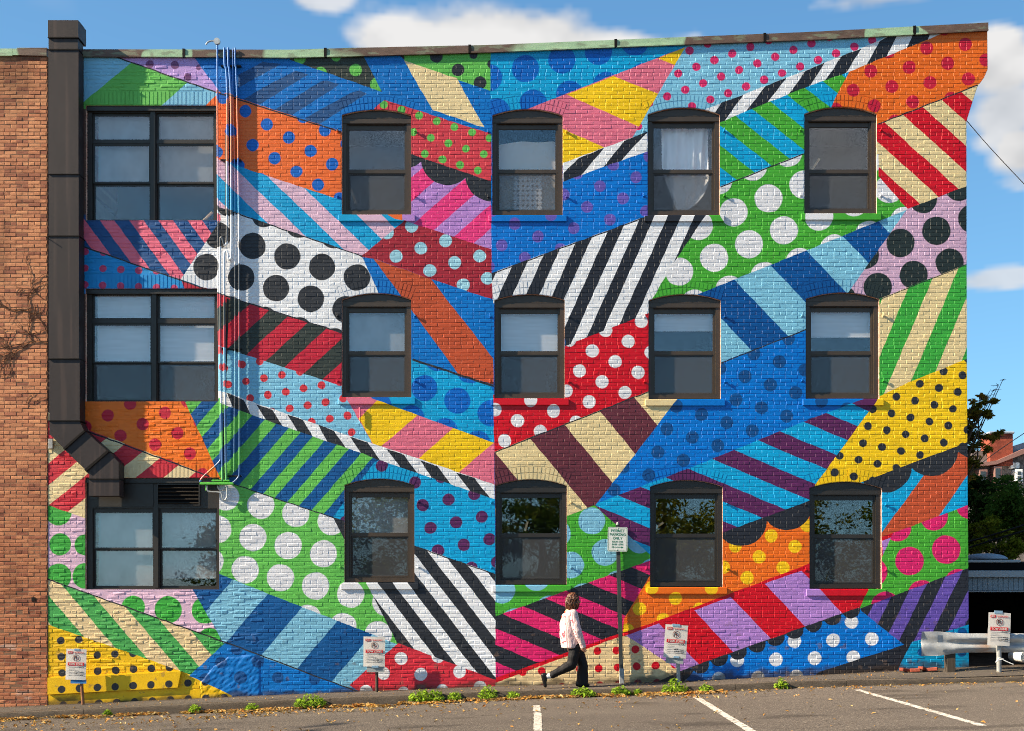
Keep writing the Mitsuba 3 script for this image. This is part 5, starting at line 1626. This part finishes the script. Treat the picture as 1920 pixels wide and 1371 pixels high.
for (x0, x1, y0, y1, ww) in ((1836, 1852, 880, 912, 0), (1864, 1879, 874, 922, 0), (1905, 1918, 880, 905, 1)):
    dk = num(f'{k}__dormer')
    scene[dk] = mikit.ply(bbox(x0, x1, y0, y1, HY - .55, HY - .005, .02), 'm_white' if ww else 'm_house_trim')
    add('glass', bbox(x0 + 3.2, x1 - 3.2, y0 + 4, y1 - 3, HY - .575, HY - .54, .005), 'm_house_glass', dk)
    add('sash_bar', bbox(x0 + 3, x1 - 3, (y0 + y1) / 2 - .6, (y0 + y1) / 2 + .6, HY - .60, HY - .58, .005), 'm_white' if ww else 'm_house_trim', dk)
for x0 in (1895, 1904.5):
    add('vent_box', bbox(x0, x0 + 7.5, 867, 878, HY - .3, HY - .005, .02), 'm_white', k)
add('awning', bbox(1908, 1960, 921, 929, HY - 3, HY - .62, .05), 'm_white', k)


def tree(name, label, trunk, blobs, n, size, mat, twigs=True, seed=1, group=None, category='tree'):
    """trunk: list of (x, y, z, r); blobs: (x, y, z, rx, ry, rz, weight)"""
    g = np.random.default_rng(seed)
    k = num(name)
    lab(k, label, category, group)
    tr = [tube([t_[:3] for t_ in trunk], [t_[3] for t_ in trunk], 8)]
    top = np.array(trunk[-1][:3]); base = np.array(trunk[0][:3])
    bl = np.array([b[:6] for b in blobs])
    for b in bl:
        s_ = base + (top - base) * g.uniform(.45, 1.0)
        e = b[:3]
        md = (s_ + e) / 2 + g.normal(size=3) * .08 * np.linalg.norm(e - s_)
        tr.append(tube([s_, md, e], [trunk[-1][3] * .8 + .004, trunk[-1][3] * .5 + .003, .006], 5))
        if twigs:
            for _ in range(4):
                q_ = e + g.normal(size=3) * b[3:6] * .6
                tr.append(tube([e, (e + q_) / 2 + g.normal(size=3) * .03, q_], [.008, .006, .003], 4))
    add('trunk', cat(tr), 'm_bark', k)
    w = np.array([b[6] for b in blobs], float); w /= w.sum()
    # leaf clusters inside each blob, denser towards its skin, with gaps
    idx = g.choice(len(bl), n, p=w)
    ncl = max(6, n // 45)
    cl_blob = g.choice(len(bl), ncl, p=w)
    u_ = g.normal(size=(ncl, 3)); u_ /= np.linalg.norm(u_, axis=1, keepdims=True)
    cc_ = bl[cl_blob, :3] + u_ * bl[cl_blob, 3:6] * (g.uniform(.25, 1, ncl) ** .5)[:, None]
    pick_ = g.integers(0, ncl, n)
    spread = bl[cl_blob[pick_], 3:6].mean(1) * .22
    pts = cc_[pick_] + g.normal(size=(n, 3)) * spread[:, None] * np.array([1, 1, .6])
    add('crown', scatter_leaves(pts, np.full(n, size), up=.35, gen=g), mat, k)


def blobs_at(lst, y, dy, wt=1.0):
    f = S * (DIST + y) / DIST
    return [(*at(px, py, y + o), r * f, dy, r * f * .85, r * r) for px, py, r, o in lst]


tree('autumn_tree', 'tall thin tree with yellowing leaves reaching out from behind the painted building', [(*at(1768, 1120, 7), .12), (*at(1775, 960, 7), .09), (*at(1795, 820, 7), .05), (*at(1806, 770, 7), .03)],
     blobs_at([(1822, 768, 15, 0), (1836, 752, 13, 0), (1850, 744, 11, .2), (1862, 733, 8, 0), (1872, 722, 5, 0), (1880, 713, 3, 0), (1856, 752, 8, -.2), (1826, 790, 10, .2), (1846, 778, 9, 0), (1822, 812, 11, 0), (1836, 822, 12, .2), (1856, 820, 12, 0), (1874, 818, 9, 0), (1830, 842, 16, 0), (1850, 846, 10, .3), (1822, 868, 14, 0), (1790, 800, 40, .4), (1780, 880, 50, .5)], 7, .35), 7600, .12, 'm_leaf_autumn', seed=3)
tree('green_tree', 'dense dark green tree standing directly before the shingled house', [(*at(1893, 1120, 9), .12), (*at(1893, 1000, 9), .08), (*at(1894, 920, 9), .04)],
     blobs_at([(1894, 905, 14, 0), (1888, 928, 20, 0), (1905, 938, 20, .4), (1882, 955, 24, 0), (1908, 966, 24, -.3), (1892, 985, 28, .3), (1916, 1000, 24, 0), (1928, 950, 22, 0), (1935, 985, 30, .2)], 9, .9), 9000, .13, 'm_leaf_mid', seed=4)
tree('dark_tree', 'dark shaded tree squeezed against the corner of the painted building', [(*at(1832, 1120, 11), .12), (*at(1830, 980, 11), .08), (*at(1828, 930, 11), .05)],
     blobs_at([(1822, 905, 14, 0), (1838, 918, 16, .3), (1856, 925, 14, 0), (1826, 940, 20, 0), (1848, 950, 20, .2), (1866, 955, 16, 0), (1830, 975, 22, 0), (1856, 985, 20, 0), (1822, 1005, 22, 0), (1846, 1015, 20, 0), (1874, 985, 14, 0)], 11, .9), 8000, .14, 'm_leaf_dark', seed=5)
tree('yellow_shrub', 'yellow-green shrub spreading above the roof of the shed', [(*at(1868, 1120, 7.5), .05), (*at(1868, 1050, 7.5), .04), (*at(1868, 1030, 7.5), .03)],
     blobs_at([(1830, 990, 9, 0), (1846, 984, 9, 0), (1862, 978, 9, 0), (1836, 1008, 10, 0), (1856, 1002, 10, 0), (1878, 1004, 9, 0), (1846, 1026, 10, 0), (1870, 1030, 12, 0), (1896, 1022, 12, 0), (1915, 1030, 14, 0), (1826, 1030, 9, 0), (1890, 1040, 12, 0)], 7.5, .5), 4200, .10, 'm_leaf_yellow', seed=6, category='shrub')
for i, (p, lb) in enumerate(((((1817, 1016, 6), (1860, 1004, 5.6), (1960, 972, 5)), 'upper black overhead cable crossing in front of the yellow-green shrub'), (((1817, 1027, 6), (1865, 1012, 5.6), (1960, 984, 5)), 'lower black overhead cable crossing in front of the yellow-green shrub'),
                             (((1836, 872, 20), (1870, 846, 20), (1960, 786, 20)), 'thin cable slanting up across the brick chimney'), (((1812, 226, .1), (1858, 280, -.2), (1980, 408, -1.2)), 'thin dark wire running down from the upper corner of the painted building'))):
    pts_ = smooth_path([at(*q_) for q_ in p])
    hang('overhead_cable', tube(pts_, .02 if i < 2 else .014 if i == 2 else .008, 6), 'm_cable', lb, 'cable')

# trees across the car park, behind the camera: the lower windows mirror them; one by the street on the left shades the near kerb
for i, (x_, y_, h_, r_, mt) in enumerate(((-16, -54, 8.6, 4.6, 'm_leaf_dark'), (-6.5, -50, 8.8, 4.6, 'm_leaf_mid'), (.5, -52, 9.6, 4.8, 'm_leaf_mid'), (7.5, -50, 10.2, 4.8, 'm_leaf_yellow'), (15, -53, 10.0, 5.0, 'm_leaf_yellow'), (23, -54, 9.6, 5.0, 'm_leaf_mid'))):
    g = np.random.default_rng(60 + i)
    bl = []
    for _ in range(20):
        a = g.uniform(0, 6.28); q_ = g.uniform(.05, .85)
        bl.append((x_ + math.cos(a) * r_ * q_, y_ + math.sin(a) * r_ * q_, h_ * g.uniform(.12, .85), r_ * .38, r_ * .38, r_ * .34, 1))
    tree('car_park_tree', f'{("leftmost", "second", "third", "fourth", "fifth", "rightmost")[i]} of the leafy trees across the car park mirrored in the windows', [(x_, y_, -.5, .25), (x_, y_, h_ * .4, .18), (x_, y_, h_ * .7, .08)], bl, 8200, .34, mt, twigs=False, seed=70 + i, group='trees across the car park')
for i, (x_, y_, h_, r_) in enumerate(((-15.2, -9.0, 9.5, 2.6), (-19.0, -12.5, 11.0, 3.0))):
    g = np.random.default_rng(90 + i)
    bl = []
    for _ in range(12):
        a = g.uniform(0, 6.28); q_ = g.uniform(.1, .9)
        bl.append((x_ + math.cos(a) * r_ * q_, y_ + math.sin(a) * r_ * q_, h_ * g.uniform(.45, .98), r_ * .34, r_ * .34, r_ * .3, 1))
    tree('street_tree', ('nearer', 'farther')[i] + ' of two half bare street trees shading the asphalt on the left', [(x_, y_, -.8, .2), (x_ + .2, y_, h_ * .5, .14), (x_, y_, h_ * .85, .06)], bl, 900, .16, 'm_leaf_autumn', seed=95 + i, group='street trees beyond the left edge')
